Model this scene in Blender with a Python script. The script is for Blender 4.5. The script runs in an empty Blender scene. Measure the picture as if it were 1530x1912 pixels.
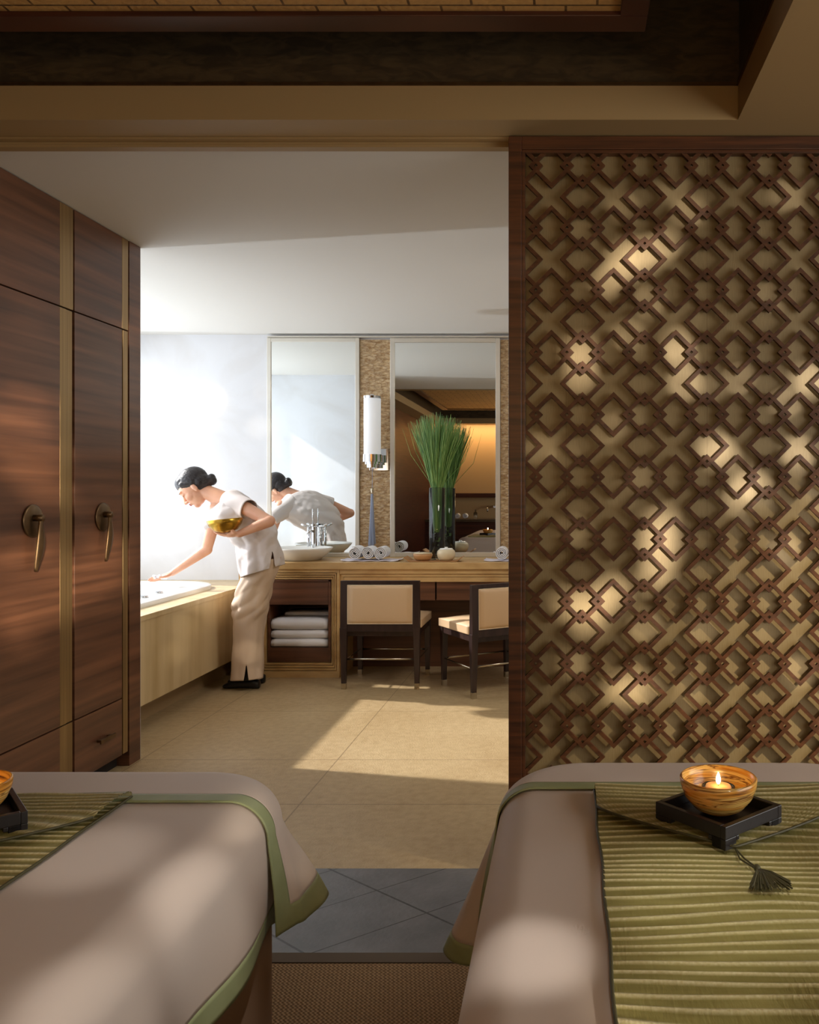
import bpy, bmesh, math, random
from mathutils import Vector, Matrix, noise
random.seed(7)
PI = math.pi
S = bpy.context.scene
COL = S.collection

# ------------------------------------------------------------------ camera
cd = bpy.data.cameras.new('camera'); cam = bpy.data.objects.new('camera', cd); COL.objects.link(cam)
CH = 1.35
cam.location = (0, 0, CH); cam.rotation_euler = (PI/2, 0, 0)
cd.sensor_width = 36; cd.sensor_fit = 'AUTO'; cd.lens = 36*1600/1912
cd.shift_x = -292/1912; cd.shift_y = -38/1912; cd.clip_start = 0.05
S.camera = cam
def px(x, y, d): return Vector(((x-1057)/1600*d, d, CH-(y-918)/1600*d))

# ------------------------------------------------------------------ world, light, exposure
S.view_settings.view_transform = 'Standard'; S.view_settings.look = 'None'
S.view_settings.gamma = 1; S.view_settings.use_curve_mapping = False
S.view_settings.exposure = 0.0
w = bpy.data.worlds.new('world'); S.world = w; w.use_nodes = True
bg = w.node_tree.nodes['Background']; bg.inputs[0].default_value = (0.75, 0.86, 1.0, 1); bg.inputs[1].default_value = 1.0

def lamp(name, kind, loc, target, energy, color=(1, 1, 1), **kw):
    l = bpy.data.lights.new(name, kind); o = bpy.data.objects.new(name, l); COL.objects.link(o)
    o.location = loc
    o.rotation_euler = (Vector(target)-Vector(loc)).to_track_quat('-Z', 'Y').to_euler()
    l.energy = energy; l.color = color
    for k, v in kw.items(): setattr(l, k, v)
    return o
# sun through the bathroom window on the left
lamp('sun', 'SUN', (-8, 6, 6), (-8+1, 6-.21, 6-.63), 6.0, (1.0, .97, .94), angle=.025)
# skylight in the bathroom window
lamp('bathroom_window_light', 'AREA', (-3.62, 5.55, 1.65), (0, 5.4, 1.3), 33, (.88, .94, 1.0), shape='RECTANGLE', size=2.05, size_y=1.7)
# unseen upward spot, added to imitate sun reflected off a pool outside
lamp('pool_glint_helper', 'SPOT', (-10, 5.86, -2.5), (-2.4, 5.3, 1.9), 1200, (.86, .93, 1.0), spot_size=.7, spot_blend=.3, shadow_soft_size=.10)
# added spot lamp standing in for low sun through the unseen shrub
LS = Vector((4.5, -9, 2.78))
lamp('dapple_spot', 'SPOT', LS, (1.4, -2.6, 1.8), 17000, (1.0, .87, .68), spot_size=.5, spot_blend=.1, shadow_soft_size=.045)
lamp('rear_window_light', 'AREA', (1.9, -2.56, 1.5), (.6, 3, 1.2), 2, (1.0, .92, .80), shape='RECTANGLE', size=2.2, size_y=2.0)
lamp('side_window_fill', 'AREA', (3.1, .6, 1.6), (0, 1.4, 1.1), 62, (1.0, .95, .86), shape='RECTANGLE', size=3.0, size_y=1.9)  # soft ambient fill, added at a window out of view
lamp('wall_washer', 'AREA', (-1.4, -2.33, 2.59), (-1.4, -2.64, 1.9), 22, (1.0, .62, .3), shape='RECTANGLE', size=2.2, size_y=.06)
lamp('bathroom_fill', 'AREA', (.2, 4.7, 2.575), (.0, 5.1, 0), 34, (1.0, .94, .86), shape='DISK', size=.9)  # no such fitting visible; fill added to lift the vanity and floor
def patch_spot(loc, tgt, e, ang, col=(1.0, .94, .85), soft=.02, blend=.9): lamp('patch_spot', 'SPOT', loc, tgt, e, col, spot_size=math.radians(ang), spot_blend=blend, shadow_soft_size=soft)  # added spots without fixtures, laying light patches on tables and screen
def onT(x, y): return (x-1057)*(.63/(y-918)), 1600*.63/(y-918), .72
patch_spot((-.35, .2, 2.7), onT(165, 1600), 55, 7); patch_spot((.1, .5, 2.7), onT(430, 1640), 100, 8)
patch_spot((.2, .6, 2.7), onT(430, 1790), 75, 6); patch_spot((-.3, .2, 2.7), onT(190, 1850), 60, 7)
patch_spot((.1, .3, 2.7), onT(990, 1785), 100, 6); patch_spot((.45, .3, 2.7), onT(1360, 1690), 85, 12); patch_spot((.3, .2, 2.7), onT(1300, 1890), 39, 8)
patch_spot((.6, .9, 2.58), onT(1200, 1495), 14, 7)
patch_spot((2.6, 1.6, 2.58), (1.05, 3.03, .75), 480, 32, (1.0, .84, .58), .015)
lamp('header_fill', 'AREA', (.0, -1.9, 1.9), (-.2, 2.88, 3.0), 11, (1.0, .70, .36), shape='RECTANGLE', size=1.6, size_y=.1)  # unseen warm fill added to brighten the ceiling tray and header

# ------------------------------------------------------------------ helpers
def lin(c):
    return tuple(((v/255)/12.92 if v/255 <= .04045 else ((v/255+.055)/1.055)**2.4) for v in c)+(1,)
def mat(name, c, rough=.5, metal=0, c2=None, scale=(5, 5, 5), nscale=1, detail=4, bump=0, bscale=None, spec=.5, contrast=(.35, .65), distort=0, **kw):
    m = bpy.data.materials.new(name); m.use_nodes = True
    nt = m.node_tree; b = nt.nodes['Principled BSDF']
    b.inputs['Base Color'].default_value = lin(c); b.inputs['Roughness'].default_value = rough
    b.inputs['Metallic'].default_value = metal; b.inputs['Specular IOR Level'].default_value = spec
    for k, v in kw.items(): b.inputs[k].default_value = v
    if c2 or bump:
        tc = nt.nodes.new('ShaderNodeNewGeometry'); mp = nt.nodes.new('ShaderNodeMapping')
        mp.inputs['Scale'].default_value = scale; nt.links.new(tc.outputs['Position'], mp.inputs[0])
        n = nt.nodes.new('ShaderNodeTexNoise'); n.inputs['Scale'].default_value = nscale; n.inputs['Detail'].default_value = detail
        n.inputs['Distortion'].default_value = distort
        nt.links.new(mp.outputs[0], n.inputs['Vector'])
        if c2:
            r = nt.nodes.new('ShaderNodeValToRGB')
            r.color_ramp.elements[0].position = contrast[0]; r.color_ramp.elements[1].position = contrast[1]
            r.color_ramp.elements[0].color = lin(c); r.color_ramp.elements[1].color = lin(c2)
            nt.links.new(n.outputs['Fac'], r.inputs[0]); nt.links.new(r.outputs[0], b.inputs['Base Color'])
        if bump:
            src = n.outputs['Fac']
            if bscale:
                n2 = nt.nodes.new('ShaderNodeTexNoise'); n2.inputs['Scale'].default_value = bscale; n2.inputs['Detail'].default_value = 3
                nt.links.new(tc.outputs['Position'], n2.inputs['Vector']); src = n2.outputs['Fac']
            bp = nt.nodes.new('ShaderNodeBump'); bp.inputs['Strength'].default_value = bump; bp.inputs['Distance'].default_value = .01
            nt.links.new(src, bp.inputs['Height']); nt.links.new(bp.outputs[0], b.inputs['Normal'])
    return m

def tag(o, label=None, cat=None, group=None, kind=None):
    if label: o['label'] = label
    if cat: o['category'] = cat
    if group: o['group'] = group
    if kind: o['kind'] = kind
    return o
def wloc(o):
    v = Vector((0, 0, 0))
    while o: v += o.location; o = o.parent
    return v
def obj(name, bm, m, parent=None, smooth=False, bevel=0, sub=0, solid=0, recenter=True):
    me = bpy.data.meshes.new(name)
    if isinstance(bm, tuple):
        me.from_pydata([tuple(v) for v in bm[0]], [], bm[1]); me.update()
        b2 = bmesh.new(); b2.from_mesh(me); bmesh.ops.recalc_face_normals(b2, faces=b2.faces); b2.to_mesh(me); b2.free()
    else:
        bmesh.ops.recalc_face_normals(bm, faces=bm.faces); bm.to_mesh(me); bm.free()
    o = bpy.data.objects.new(name, me); COL.objects.link(o)
    if parent:
        off = wloc(parent); o.parent = parent
        me.transform(Matrix.Translation(-off))
    elif recenter and len(me.vertices):
        xs = [v.co for v in me.vertices]
        c = Vector(((min(v.x for v in xs)+max(v.x for v in xs))/2, (min(v.y for v in xs)+max(v.y for v in xs))/2, min(v.z for v in xs)))
        me.transform(Matrix.Translation(-c)); o.location = c
    for mm in (m if isinstance(m, (list, tuple)) else [m]): me.materials.append(mm)
    if smooth: me.shade_smooth()
    if bevel:
        md = o.modifiers.new('bevel', 'BEVEL'); md.width = bevel; md.segments = 2; md.limit_method = 'ANGLE'
    if solid:
        md = o.modifiers.new('solid', 'SOLIDIFY'); md.thickness = solid; md.offset = 0
    if sub:
        md = o.modifiers.new('sub', 'SUBSURF'); md.levels = sub; md.render_levels = sub
    return o
def empty(name, loc, label=None, cat=None, group=None):
    o = bpy.data.objects.new(name, None); COL.objects.link(o); o.location = loc; o.empty_display_size = .1
    return tag(o, label, cat, group)
def struct(name, bm, m, **k): return tag(obj(name, bm, m, recenter=False, **k), kind='structure')
def copy_tree(o, parent=None):
    c = o.copy(); COL.objects.link(c)
    if parent: c.parent = parent
    for ch in [x for x in S.objects if x.parent == o]: copy_tree(ch, c)
    return c

def box(bm, x0, x1, y0, y1, z0, z1, M=None):
    vs = [bm.verts.new((x, y, z)) for x in (x0, x1) for y in (y0, y1) for z in (z0, z1)]
    for f in ((0, 1, 3, 2), (4, 6, 7, 5), (0, 4, 5, 1), (2, 3, 7, 6), (0, 2, 6, 4), (1, 5, 7, 3)):
        bm.faces.new([vs[i] for i in f])
    if M: bmesh.ops.transform(bm, matrix=M, verts=vs)
    return vs
def bx(*a): bm = bmesh.new(); box(bm, *a); return bm
def boxes(l):
    bm = bmesh.new()
    for a in l: box(bm, *a)
    return bm
def frame_axes(d):
    d = Vector(d).normalized(); u = Vector((0, 0, 1)) if abs(d.z) < .9 else Vector((1, 0, 0))
    a = d.cross(u).normalized(); return a, d.cross(a).normalized()
def tube(bm, pts, rad, n=10, cap=True):
    pts = [Vector(p) for p in pts]
    if not hasattr(rad, '__len__'): rad = [rad]*len(pts)
    rings = []; a = None
    for i, p in enumerate(pts):
        d = (pts[min(i+1, len(pts)-1)]-pts[max(i-1, 0)]).normalized()
        if a is None: a, b = frame_axes(d)
        else:
            a = (a-d*a.dot(d)).normalized(); b = d.cross(a)
        rings.append([bm.verts.new(p+(a*math.cos(t*2*PI/n)+b*math.sin(t*2*PI/n))*rad[i]) for t in range(n)])
    for r0, r1 in zip(rings, rings[1:]):
        for t in range(n): bm.faces.new((r0[t], r0[(t+1) % n], r1[(t+1) % n], r1[t]))
    if cap:
        bm.faces.new(rings[0][::-1]); bm.faces.new(rings[-1])
    return bm
def lathe(bm, prof, c=(0, 0, 0), n=32, axis=None):
    """prof: (r,z) list"""
    c = Vector(c); rings = []
    for r, z in prof:
        rings.append([bm.verts.new(c+Vector((r*math.cos(t*2*PI/n), r*math.sin(t*2*PI/n), z))) for t in range(n)] if r > 1e-6 else [bm.verts.new(c+Vector((0, 0, z)))])
    for r0, r1 in zip(rings, rings[1:]):
        for t in range(n):
            u = (t+1) % n
            if len(r0) == 1 and len(r1) == 1: continue
            if len(r0) == 1: bm.faces.new((r0[0], r1[u], r1[t]))
            elif len(r1) == 1: bm.faces.new((r0[t], r0[u], r1[0]))
            else: bm.faces.new((r0[t], r0[u], r1[u], r1[t]))
    return bm
def ell(bm, c, r, M=None, n=16):
    g = bmesh.ops.create_uvsphere(bm, u_segments=n, v_segments=n//2+2, radius=1)
    X = Matrix.Translation(Vector(c)) @ Matrix.Diagonal((r[0], r[1], r[2], 1))
    if M: X = M @ X
    bmesh.ops.transform(bm, matrix=X, verts=g['verts'])
def cap_(bm, a, b, ra, rb, n=12, M=None):
    """tapered capsule (closed)"""
    a = Vector(a); b = Vector(b)
    if M: a = M @ a; b = M @ b
    d = (b-a).normalized()
    pts = []; rs = []
    for k in range(5):
        t = k/4*PI/2; pts.append(a-d*ra*math.cos(t)); rs.append(max(ra*math.sin(t), 1e-4))
    for k in range(5):
        t = k/4*PI/2; pts.append(b+d*rb*math.sin(t)); rs.append(max(rb*math.cos(t), 1e-4))
    tube(bm, pts, rs, n)
def grid(fn, nu, nv, keep=None):
    vs = [fn(i/nu, j/nv) for i in range(nu+1) for j in range(nv+1)]
    fs = [(i*(nv+1)+j, (i+1)*(nv+1)+j, (i+1)*(nv+1)+j+1, i*(nv+1)+j+1) for i in range(nu) for j in range(nv)
          if keep is None or keep((i+.5)/nu, (j+.5)/nv)]
    used = sorted({k for f in fs for k in f}); mp = {k: n for n, k in enumerate(used)}
    return ([vs[k] for k in used], [tuple(mp[k] for k in f) for f in fs])

# ------------------------------------------------------------------ materials
def wood(name, c, c2, stretch=(1.2, 1.2, 22), rough=.35, spec=.5, n=1.0, bump=.04):
    m = mat(name, c, rough, c2=c2, scale=stretch, nscale=n, detail=7, bump=bump, spec=spec, contrast=(.32, .7), distort=.35)
    return m
M = {}
M['walnut'] = wood('walnut', (76, 47, 32), (120, 78, 54), (1, .8, 22), .40)
M['walnut_dark'] = wood('walnut_dark', (50, 22, 14), (84, 42, 26), (2, 2, 40), .42)
M['frame_wood'] = wood('frame_wood', (60, 35, 20), (100, 58, 32), (3, 3, 60), .38)
M['lattice_wood'] = wood('lattice_wood', (66, 38, 20), (98, 60, 34), (25, 25, 60), .5, .3)
M['ebony'] = mat('ebony', (40, 26, 24), .35, c2=(58, 40, 36), scale=(30, 30, 4), bump=.03)
M['bronze'] = mat('bronze', (142, 116, 78), .4, .75, c2=(164, 136, 94), scale=(60, 60, 1))
M['bronze_dark'] = mat('bronze_dark', (96, 74, 50), .36, .8, c2=(112, 88, 60), scale=(20, 20, 20))
M['chrome'] = mat('chrome', (220, 222, 226), .08, 1)
M['nickel'] = mat('nickel', (190, 180, 160), .25, 1)
M['plaster'] = mat('plaster', (220, 217, 211), .85)
M['plaster_warm'] = mat('plaster_warm', (190, 158, 112), .5)
M['soffit'] = mat('soffit', (164, 136, 92), .6)
M['dark_lacquer'] = mat('dark_lacquer', (62, 50, 36), .3, c2=(86, 70, 48), scale=(3, 3, 9), bump=.08, nscale=4, distort=1)
M['marble'] = mat('marble', (222, 223, 227), .25, c2=(212, 210, 210), scale=(2, 2, 2), detail=8, contrast=(.45, .75), distort=1.2)
M['mirror'] = mat('mirror', (236, 240, 240), .01, 1)
M['champagne'] = mat('champagne', (214, 210, 200), .38, .6)
M['stone'] = mat('stone', (206, 172, 118), .4, c2=(180, 142, 90), scale=(6, 6, 14), detail=8, bump=.05, contrast=(.4, .75))
M['stone_pale'] = mat('stone_pale', (214, 190, 146), .35, c2=(188, 160, 112), scale=(9, 9, .8), detail=6, contrast=(.4, .75))
M['stone_plinth'] = mat('stone_plinth', (160, 134, 98), .5)
M['white'] = mat('white_ceramic', (244, 243, 238), .15)
M['towel'] = mat('towel', (238, 238, 242), .95, bump=.35, bscale=400)
M['gauze'] = mat('gauze', (226, 220, 232), .5)
M['leather'] = mat('leather', (212, 180, 142), .42, bump=.03, bscale=200)
M['piping'] = mat('piping', (236, 220, 190), .5)
M['sheet'] = mat('sheet', (206, 191, 181), .55, bump=.015, bscale=6, spec=.35, **{'Sheen Weight': .15})
M['skirt'] = mat('skirt', (150, 122, 100), .8, bump=.02, bscale=9)
M['sage'] = mat('sage', (158, 168, 128), .5, c2=(146, 156, 116), scale=(14, 14, 14), bump=.02, spec=.4)
M['green_cord'] = mat('green_cord', (70, 66, 40), .6)
M['tray'] = mat('tray', (30, 25, 26), .33, bump=.04, bscale=60)
M['wax'] = mat('wax', (240, 178, 110), .5, **{'Subsurface Weight': .3, 'Emission Color': (1.0, .5, .2, 1), 'Emission Strength': .25})
M['flame'] = mat('flame', (255, 220, 150), .5, **{'Emission Color': (1.0, .72, .36, 1), 'Emission Strength': 14})
M['glass'] = mat('glass', (245, 250, 250), .0, **{'Transmission Weight': 1.0, 'IOR': 1.45})
M['water'] = mat('water', (220, 235, 235), .02, **{'Transmission Weight': .5, 'IOR': 1.33})
M['skin'] = mat('skin', (224, 172, 142), .45, c2=(216, 160, 130), scale=(12, 12, 12), **{'Subsurface Weight': .08})
M['hair'] = mat('hair', (22, 18, 20), .32, c2=(44, 36, 38), scale=(40, 90, 160), nscale=1.5, bump=.3)
M['lips'] = mat('lips', (190, 96, 92), .4)
M['tunic'] = mat('tunic', (212, 203, 200), .8, bump=.03, bscale=300)
M['trousers'] = mat('trousers', (206, 182, 158), .6, bump=.02, bscale=200)
M['black'] = mat('black_leather', (20, 19, 22), .28)
M['brass'] = mat('brass', (196, 154, 58), .26, .9, c2=(150, 112, 40), scale=(8, 8, 20), bump=.05)
M['green_blade'] = mat('green_blade', (66, 116, 46), .45, c2=(150, 184, 108), scale=(60, 60, 3))
M['pebble'] = mat('pebble', (26, 26, 30), .25)
M['jade'] = mat('clay', (222, 206, 172), .4)
M['clay_tan'] = mat('clay_tan', (196, 146, 96), .45)
M['cane'] = mat('cane_tray', (176, 128, 80), .5)
M['opal'] = mat('opal', (236, 238, 242), .4, **{'Emission Color': (.9, .95, 1, 1), 'Emission Strength': .25})
M['leaf'] = mat('leaf', (40, 84, 30), .5, c2=(70, 120, 44))
M['tassel'] = mat('tassel_blue', (150, 160, 184), .6)
M['rubber'] = mat('seam', (26, 16, 12), .8)

def nodes_mat(name, rough=.5):
    m = bpy.data.materials.new(name); m.use_nodes = True; nt = m.node_tree
    b = nt.nodes['Principled BSDF']; b.inputs['Roughness'].default_value = rough
    g = nt.nodes.new('ShaderNodeNewGeometry'); sp = nt.nodes.new('ShaderNodeSeparateXYZ'); nt.links.new(g.outputs['Position'], sp.inputs[0])
    return m, nt, b, g, sp
def mth(nt, op, a, b=None, clamp=False):
    n = nt.nodes.new('ShaderNodeMath'); n.operation = op; n.use_clamp = clamp
    for i, v in enumerate((a, b)):
        if v is None: continue
        if isinstance(v, (int, float)): n.inputs[i].default_value = v
        else: nt.links.new(v, n.inputs[i])
    return n.outputs[0]
def mixc(nt, f, a, b):
    n = nt.nodes.new('ShaderNodeMix'); n.data_type = 'RGBA'
    for i, v in ((0, f), (6, a), (7, b)):
        if isinstance(v, tuple) or isinstance(v, (int, float)): n.inputs[i].default_value = v
        else: nt.links.new(v, n.inputs[i])
    return n.outputs[2]
def noise_n(nt, vec, scale, detail=4, sc=(1, 1, 1), dist=0):
    mp = nt.nodes.new('ShaderNodeMapping'); mp.inputs['Scale'].default_value = sc; nt.links.new(vec, mp.inputs[0])
    n = nt.nodes.new('ShaderNodeTexNoise'); n.inputs['Scale'].default_value = scale; n.inputs['Detail'].default_value = detail
    n.inputs['Distortion'].default_value = dist
    nt.links.new(mp.outputs[0], n.inputs['Vector']); return n.outputs['Fac']
def ramp(nt, f, p0, c0, p1, c1):
    r = nt.nodes.new('ShaderNodeValToRGB'); e = r.color_ramp.elements
    e[0].position = p0; e[1].position = p1; e[0].color = lin(c0); e[1].color = lin(c1)
    nt.links.new(f, r.inputs[0]); return r.outputs[0]
def bumpn(nt, b, h, s, dist=.01):
    bp = nt.nodes.new('ShaderNodeBump'); bp.inputs['Strength'].default_value = s; bp.inputs['Distance'].default_value = dist
    nt.links.new(h, bp.inputs['Height']); nt.links.new(bp.outputs[0], b.inputs['Normal'])
def lines(nt, coord, vals, wd):
    acc = None
    for v in vals:
        d = mth(nt, 'ABSOLUTE', mth(nt, 'SUBTRACT', coord, v)); l = mth(nt, 'LESS_THAN', d, wd)
        acc = l if acc is None else mth(nt, 'MAXIMUM', acc, l)
    return acc
# bathroom floor: honed limestone tiles
m, nt, b, g, sp = nodes_mat('limestone_floor', .38); M['floor'] = m
n1 = noise_n(nt, g.outputs['Position'], 1.6, 6, dist=.6); n2 = noise_n(nt, g.outputs['Position'], 26, 6)
c = mixc(nt, .4, ramp(nt, n1, .3, (190, 165, 124), .7, (168, 140, 99)), ramp(nt, n2, .35, (200, 176, 136), .7, (158, 131, 92)))
j = mth(nt, 'MAXIMUM', lines(nt, sp.outputs[1], (3.70, 4.316, 5.268, 6.2), .0035), lines(nt, sp.outputs[0], (-2.14, -1.15, -.16, .83), .003))
nt.links.new(mixc(nt, mth(nt, 'MULTIPLY', j, .6), c, lin((104, 82, 54))), b.inputs['Base Color'])
bumpn(nt, b, noise_n(nt, g.outputs['Position'], 130, 4), .25)
# slate strip, diagonal tiles
m, nt, b, g, sp = nodes_mat('slate', .35); M['slate'] = m
u = mth(nt, 'ADD', sp.outputs[0], mth(nt, 'MULTIPLY', sp.outputs[1], 1.25)); v = mth(nt, 'SUBTRACT', sp.outputs[1], mth(nt, 'MULTIPLY', sp.outputs[0], .8))
def gl(c, p): return mth(nt, 'LESS_THAN', mth(nt, 'FRACT', mth(nt, 'DIVIDE', c, p)), .02)
j = mth(nt, 'MAXIMUM', gl(mth(nt, 'ADD', u, .12), .62), gl(v, .31))
c = ramp(nt, noise_n(nt, g.outputs['Position'], 7, 6), .3, (84, 84, 88), .7, (108, 106, 110))
nt.links.new(mixc(nt, j, c, lin((22, 20, 20))), b.inputs['Base Color'])
bumpn(nt, b, noise_n(nt, g.outputs['Position'], 40, 4), .15)
# sisal rug
m, nt, b, g, sp = nodes_mat('sisal', .95); M['sisal'] = m
wa = mth(nt, 'SINE', mth(nt, 'MULTIPLY', sp.outputs[0], 520)); wb = mth(nt, 'SINE', mth(nt, 'MULTIPLY', sp.outputs[1], 420))
sh = mth(nt, 'SINE', mth(nt, 'ADD', mth(nt, 'MULTIPLY', sp.outputs[0], 520), mth(nt, 'MULTIPLY', mth(nt, 'FLOOR', mth(nt, 'MULTIPLY', sp.outputs[1], 67)), 1.57)))
hh = mth(nt, 'ADD', mth(nt, 'MULTIPLY', mth(nt, 'MULTIPLY', sh, wb), .5), .5)
c = mixc(nt, hh, lin((70, 52, 34)), lin((190, 156, 112)))
c = mixc(nt, .35, c, ramp(nt, noise_n(nt, g.outputs['Position'], 90, 3), .3, (110, 86, 58), .7, (172, 138, 98)))
nt.links.new(c, b.inputs['Base Color']); bumpn(nt, b, hh, .8, .004)
# capiz shell mosaic
m, nt, b, g, sp = nodes_mat('shell_mosaic', .3); M['shell'] = m
vo = nt.nodes.new('ShaderNodeTexVoronoi'); vo.inputs['Scale'].default_value = 38
mp = nt.nodes.new('ShaderNodeMapping'); mp.inputs['Scale'].default_value = (.6, 1, 1.4); nt.links.new(g.outputs['Position'], mp.inputs[0]); nt.links.new(mp.outputs[0], vo.inputs['Vector'])
c = mixc(nt, .5, ramp(nt, vo.outputs['Distance'], .1, (212, 184, 140), .7, (140, 108, 70)), ramp(nt, noise_n(nt, g.outputs['Position'], 30, 5, (1, 1, 2.5), 1.5), .35, (226, 206, 170), .62, (150, 112, 70)))
nt.links.new(c, b.inputs['Base Color']); bumpn(nt, b, vo.outputs['Distance'], .6)
# gold silk panel behind lattice
m, nt, b, g, sp = nodes_mat('panel_silk', .42); M['silk'] = m
c = mixc(nt, .5, ramp(nt, noise_n(nt, g.outputs['Position'], 4, 6), .3, (155, 136, 98), .7, (136, 117, 81)), ramp(nt, noise_n(nt, g.outputs['Position'], 60, 3, (8, 1, .4)), .3, (157, 138, 102), .7, (131, 112, 79)))
seam = mth(nt, 'LESS_THAN', mth(nt, 'FRACT', mth(nt, 'MULTIPLY', sp.outputs[0], 2.0)), .004)
nt.links.new(mixc(nt, mth(nt, 'MULTIPLY', seam, .5), c, lin((100, 80, 50))), b.inputs['Base Color'])
b.inputs['Metallic'].default_value = .15
# woven ceiling panel
m, nt, b, g, sp = nodes_mat('woven_panel', .6); M['woven'] = m
br = nt.nodes.new('ShaderNodeTexBrick'); br.inputs['Scale'].default_value = 1; br.inputs['Brick Width'].default_value = .185; br.inputs['Row Height'].default_value = .11
br.inputs['Mortar Size'].default_value = .004; br.inputs['Color1'].default_value = lin((214, 168, 100)); br.inputs['Color2'].default_value = lin((192, 148, 86)); br.inputs['Mortar'].default_value = lin((60, 40, 20))
mp = nt.nodes.new('ShaderNodeMapping'); nt.links.new(g.outputs['Position'], mp.inputs[0]); nt.links.new(mp.outputs[0], br.inputs['Vector'])
f = noise_n(nt, g.outputs['Position'], 60, 4)
nt.links.new(mixc(nt, .3, br.outputs['Color'], ramp(nt, f, .3, (190, 142, 78), .7, (110, 76, 40))), b.inputs['Base Color'])
bumpn(nt, b, mth(nt, 'ADD', br.outputs['Fac'], f), .4)
# onyx bowl
m, nt, b, g, sp = nodes_mat('onyx', .2); M['onyx'] = m
f = noise_n(nt, g.outputs['Position'], 6, 4, (1, 1, 12), .8)
r = nt.nodes.new('ShaderNodeValToRGB'); e = r.color_ramp.elements
e[0].position = .28; e[0].color = lin((96, 56, 24)); e[1].position = .72; e[1].color = lin((222, 196, 150))
for p_, c_ in ((.38, (196, 138, 52)), (.46, (214, 170, 92)), (.5, (104, 62, 24)), (.53, (220, 182, 106)), (.62, (172, 142, 70))):
    q = e.new(p_); q.color = lin(c_)
nt.links.new(f, r.inputs[0]); nt.links.new(r.outputs[0], b.inputs['Base Color']); b.inputs['Subsurface Weight'].default_value = .15
b.inputs['Subsurface Radius'].default_value = (.02, .01, .005); b.inputs['Subsurface Scale'].default_value = 1
# quilted green runner silk: the cream ridges sit on the pleats
m, nt, b, g, sp = nodes_mat('runner_silk', .38); M['runner'] = m
at = nt.nodes.new('ShaderNodeAttribute'); at.attribute_name = 'ridge'
gr = ramp(nt, noise_n(nt, g.outputs['Position'], 12, 4, (.6, 3, 1)), .3, (122, 114, 62), .7, (148, 140, 84))
rg = ramp(nt, noise_n(nt, g.outputs['Position'], 200, 3), .3, (200, 188, 142), .7, (232, 224, 186))
nt.links.new(mixc(nt, at.outputs['Fac'], gr, rg), b.inputs['Base Color'])
bumpn(nt, b, noise_n(nt, g.outputs['Position'], 60, 4, (3, .5, 1)), .2)

# ------------------------------------------------------------------ the setting
ZC = 2.587
struct('floor', bx(-3.7, 2.2, 3.07, 7.0, -.1, 0), M['floor'])
struct('floor_slate', bx(-3.7, 3.3, 2.506, 3.07, -.1, 0), M['slate'])
struct('floor_treatment', bx(-2.7, 3.3, -2.8, 2.506, -.1, -.012), M['walnut_dark'])
struct('trim_1', bx(-2.55, 3.0, 2.455, 2.506, -.012, .002), mat('threshold', (92, 78, 62), .8))
struct('ceiling', bx(-3.7, 2.2, 3.055, 7.0, ZC, ZC+.1), M['plaster'])
struct('wall_back', bx(-3.7, 2.2, 6.75, 6.9, 0, ZC), M['marble'])
struct('wall_left', boxes([(-3.72, -3.6, 3.05, 4.46, 0, ZC), (-3.72, -3.6, 6.62, 6.75, 0, ZC), (-3.72, -3.6, 4.46, 6.62, 0, .72), (-3.72, -3.6, 4.46, 6.62, 2.5, ZC)]), M['marble'])
f = struct('window_1', boxes([(-3.68, -3.61, 4.46, 4.51, .72, 2.5), (-3.68, -3.61, 6.57, 6.62, .72, 2.5), (-3.68, -3.61, 4.51, 6.57, .72, .77), (-3.68, -3.61, 4.51, 6.57, 2.45, 2.5)]), M['champagne'])
struct('wall_partition', bx(-3.6, -2.165, 4.331, 4.36, 0, ZC), M['marble'])
struct('wall_right', boxes([(1.7, 1.8, 3.1, 6.75, 0, ZC)]), M['plaster'])
# treatment room
WX0, WX1, WZ0, WZ1 = .5, 3.0, .3, 2.62
struct('wall_window', boxes([(3.2, 3.3, -2.7, -1.0, 0, 2.6), (3.2, 3.3, 2.3, 3.1, 0, 2.6), (3.2, 3.3, -1.0, 2.3, 0, .4), (3.2, 3.3, -1.0, 2.3, 2.5, 2.6)]), M['plaster_warm'])
struct('window_2', boxes([(3.22, 3.28, -1.0, -.95, .4, 2.5), (3.22, 3.28, 2.25, 2.3, .4, 2.5), (3.22, 3.28, -.95, 2.25, .4, .45), (3.22, 3.28, -.95, 2.25, 2.45, 2.5)]), M['walnut_dark'])
struct('window_3', boxes([(WX0, WX0+.05, -2.70, -2.64, WZ0, WZ1), (WX1-.05, WX1, -2.70, -2.64, WZ0, WZ1), (WX0+.05, WX1-.05, -2.70, -2.64, WZ0, WZ0+.05)]), M['walnut_dark'])
struct('wall_wood', bx(-2.65, -2.55, -2.7, 3.05, 0, 3.2), M['walnut_dark'])
struct('wall_rear', boxes([(-2.65, WX0, -2.72, -2.62, 0, 3.2), (WX1, 3.2, -2.72, -2.62, 0, 3.2), (WX0, WX1, -2.72, -2.62, 0, WZ0), (WX0, WX1, -2.72, -2.62, WZ1, 3.2)]), M['plaster_warm'])
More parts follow.
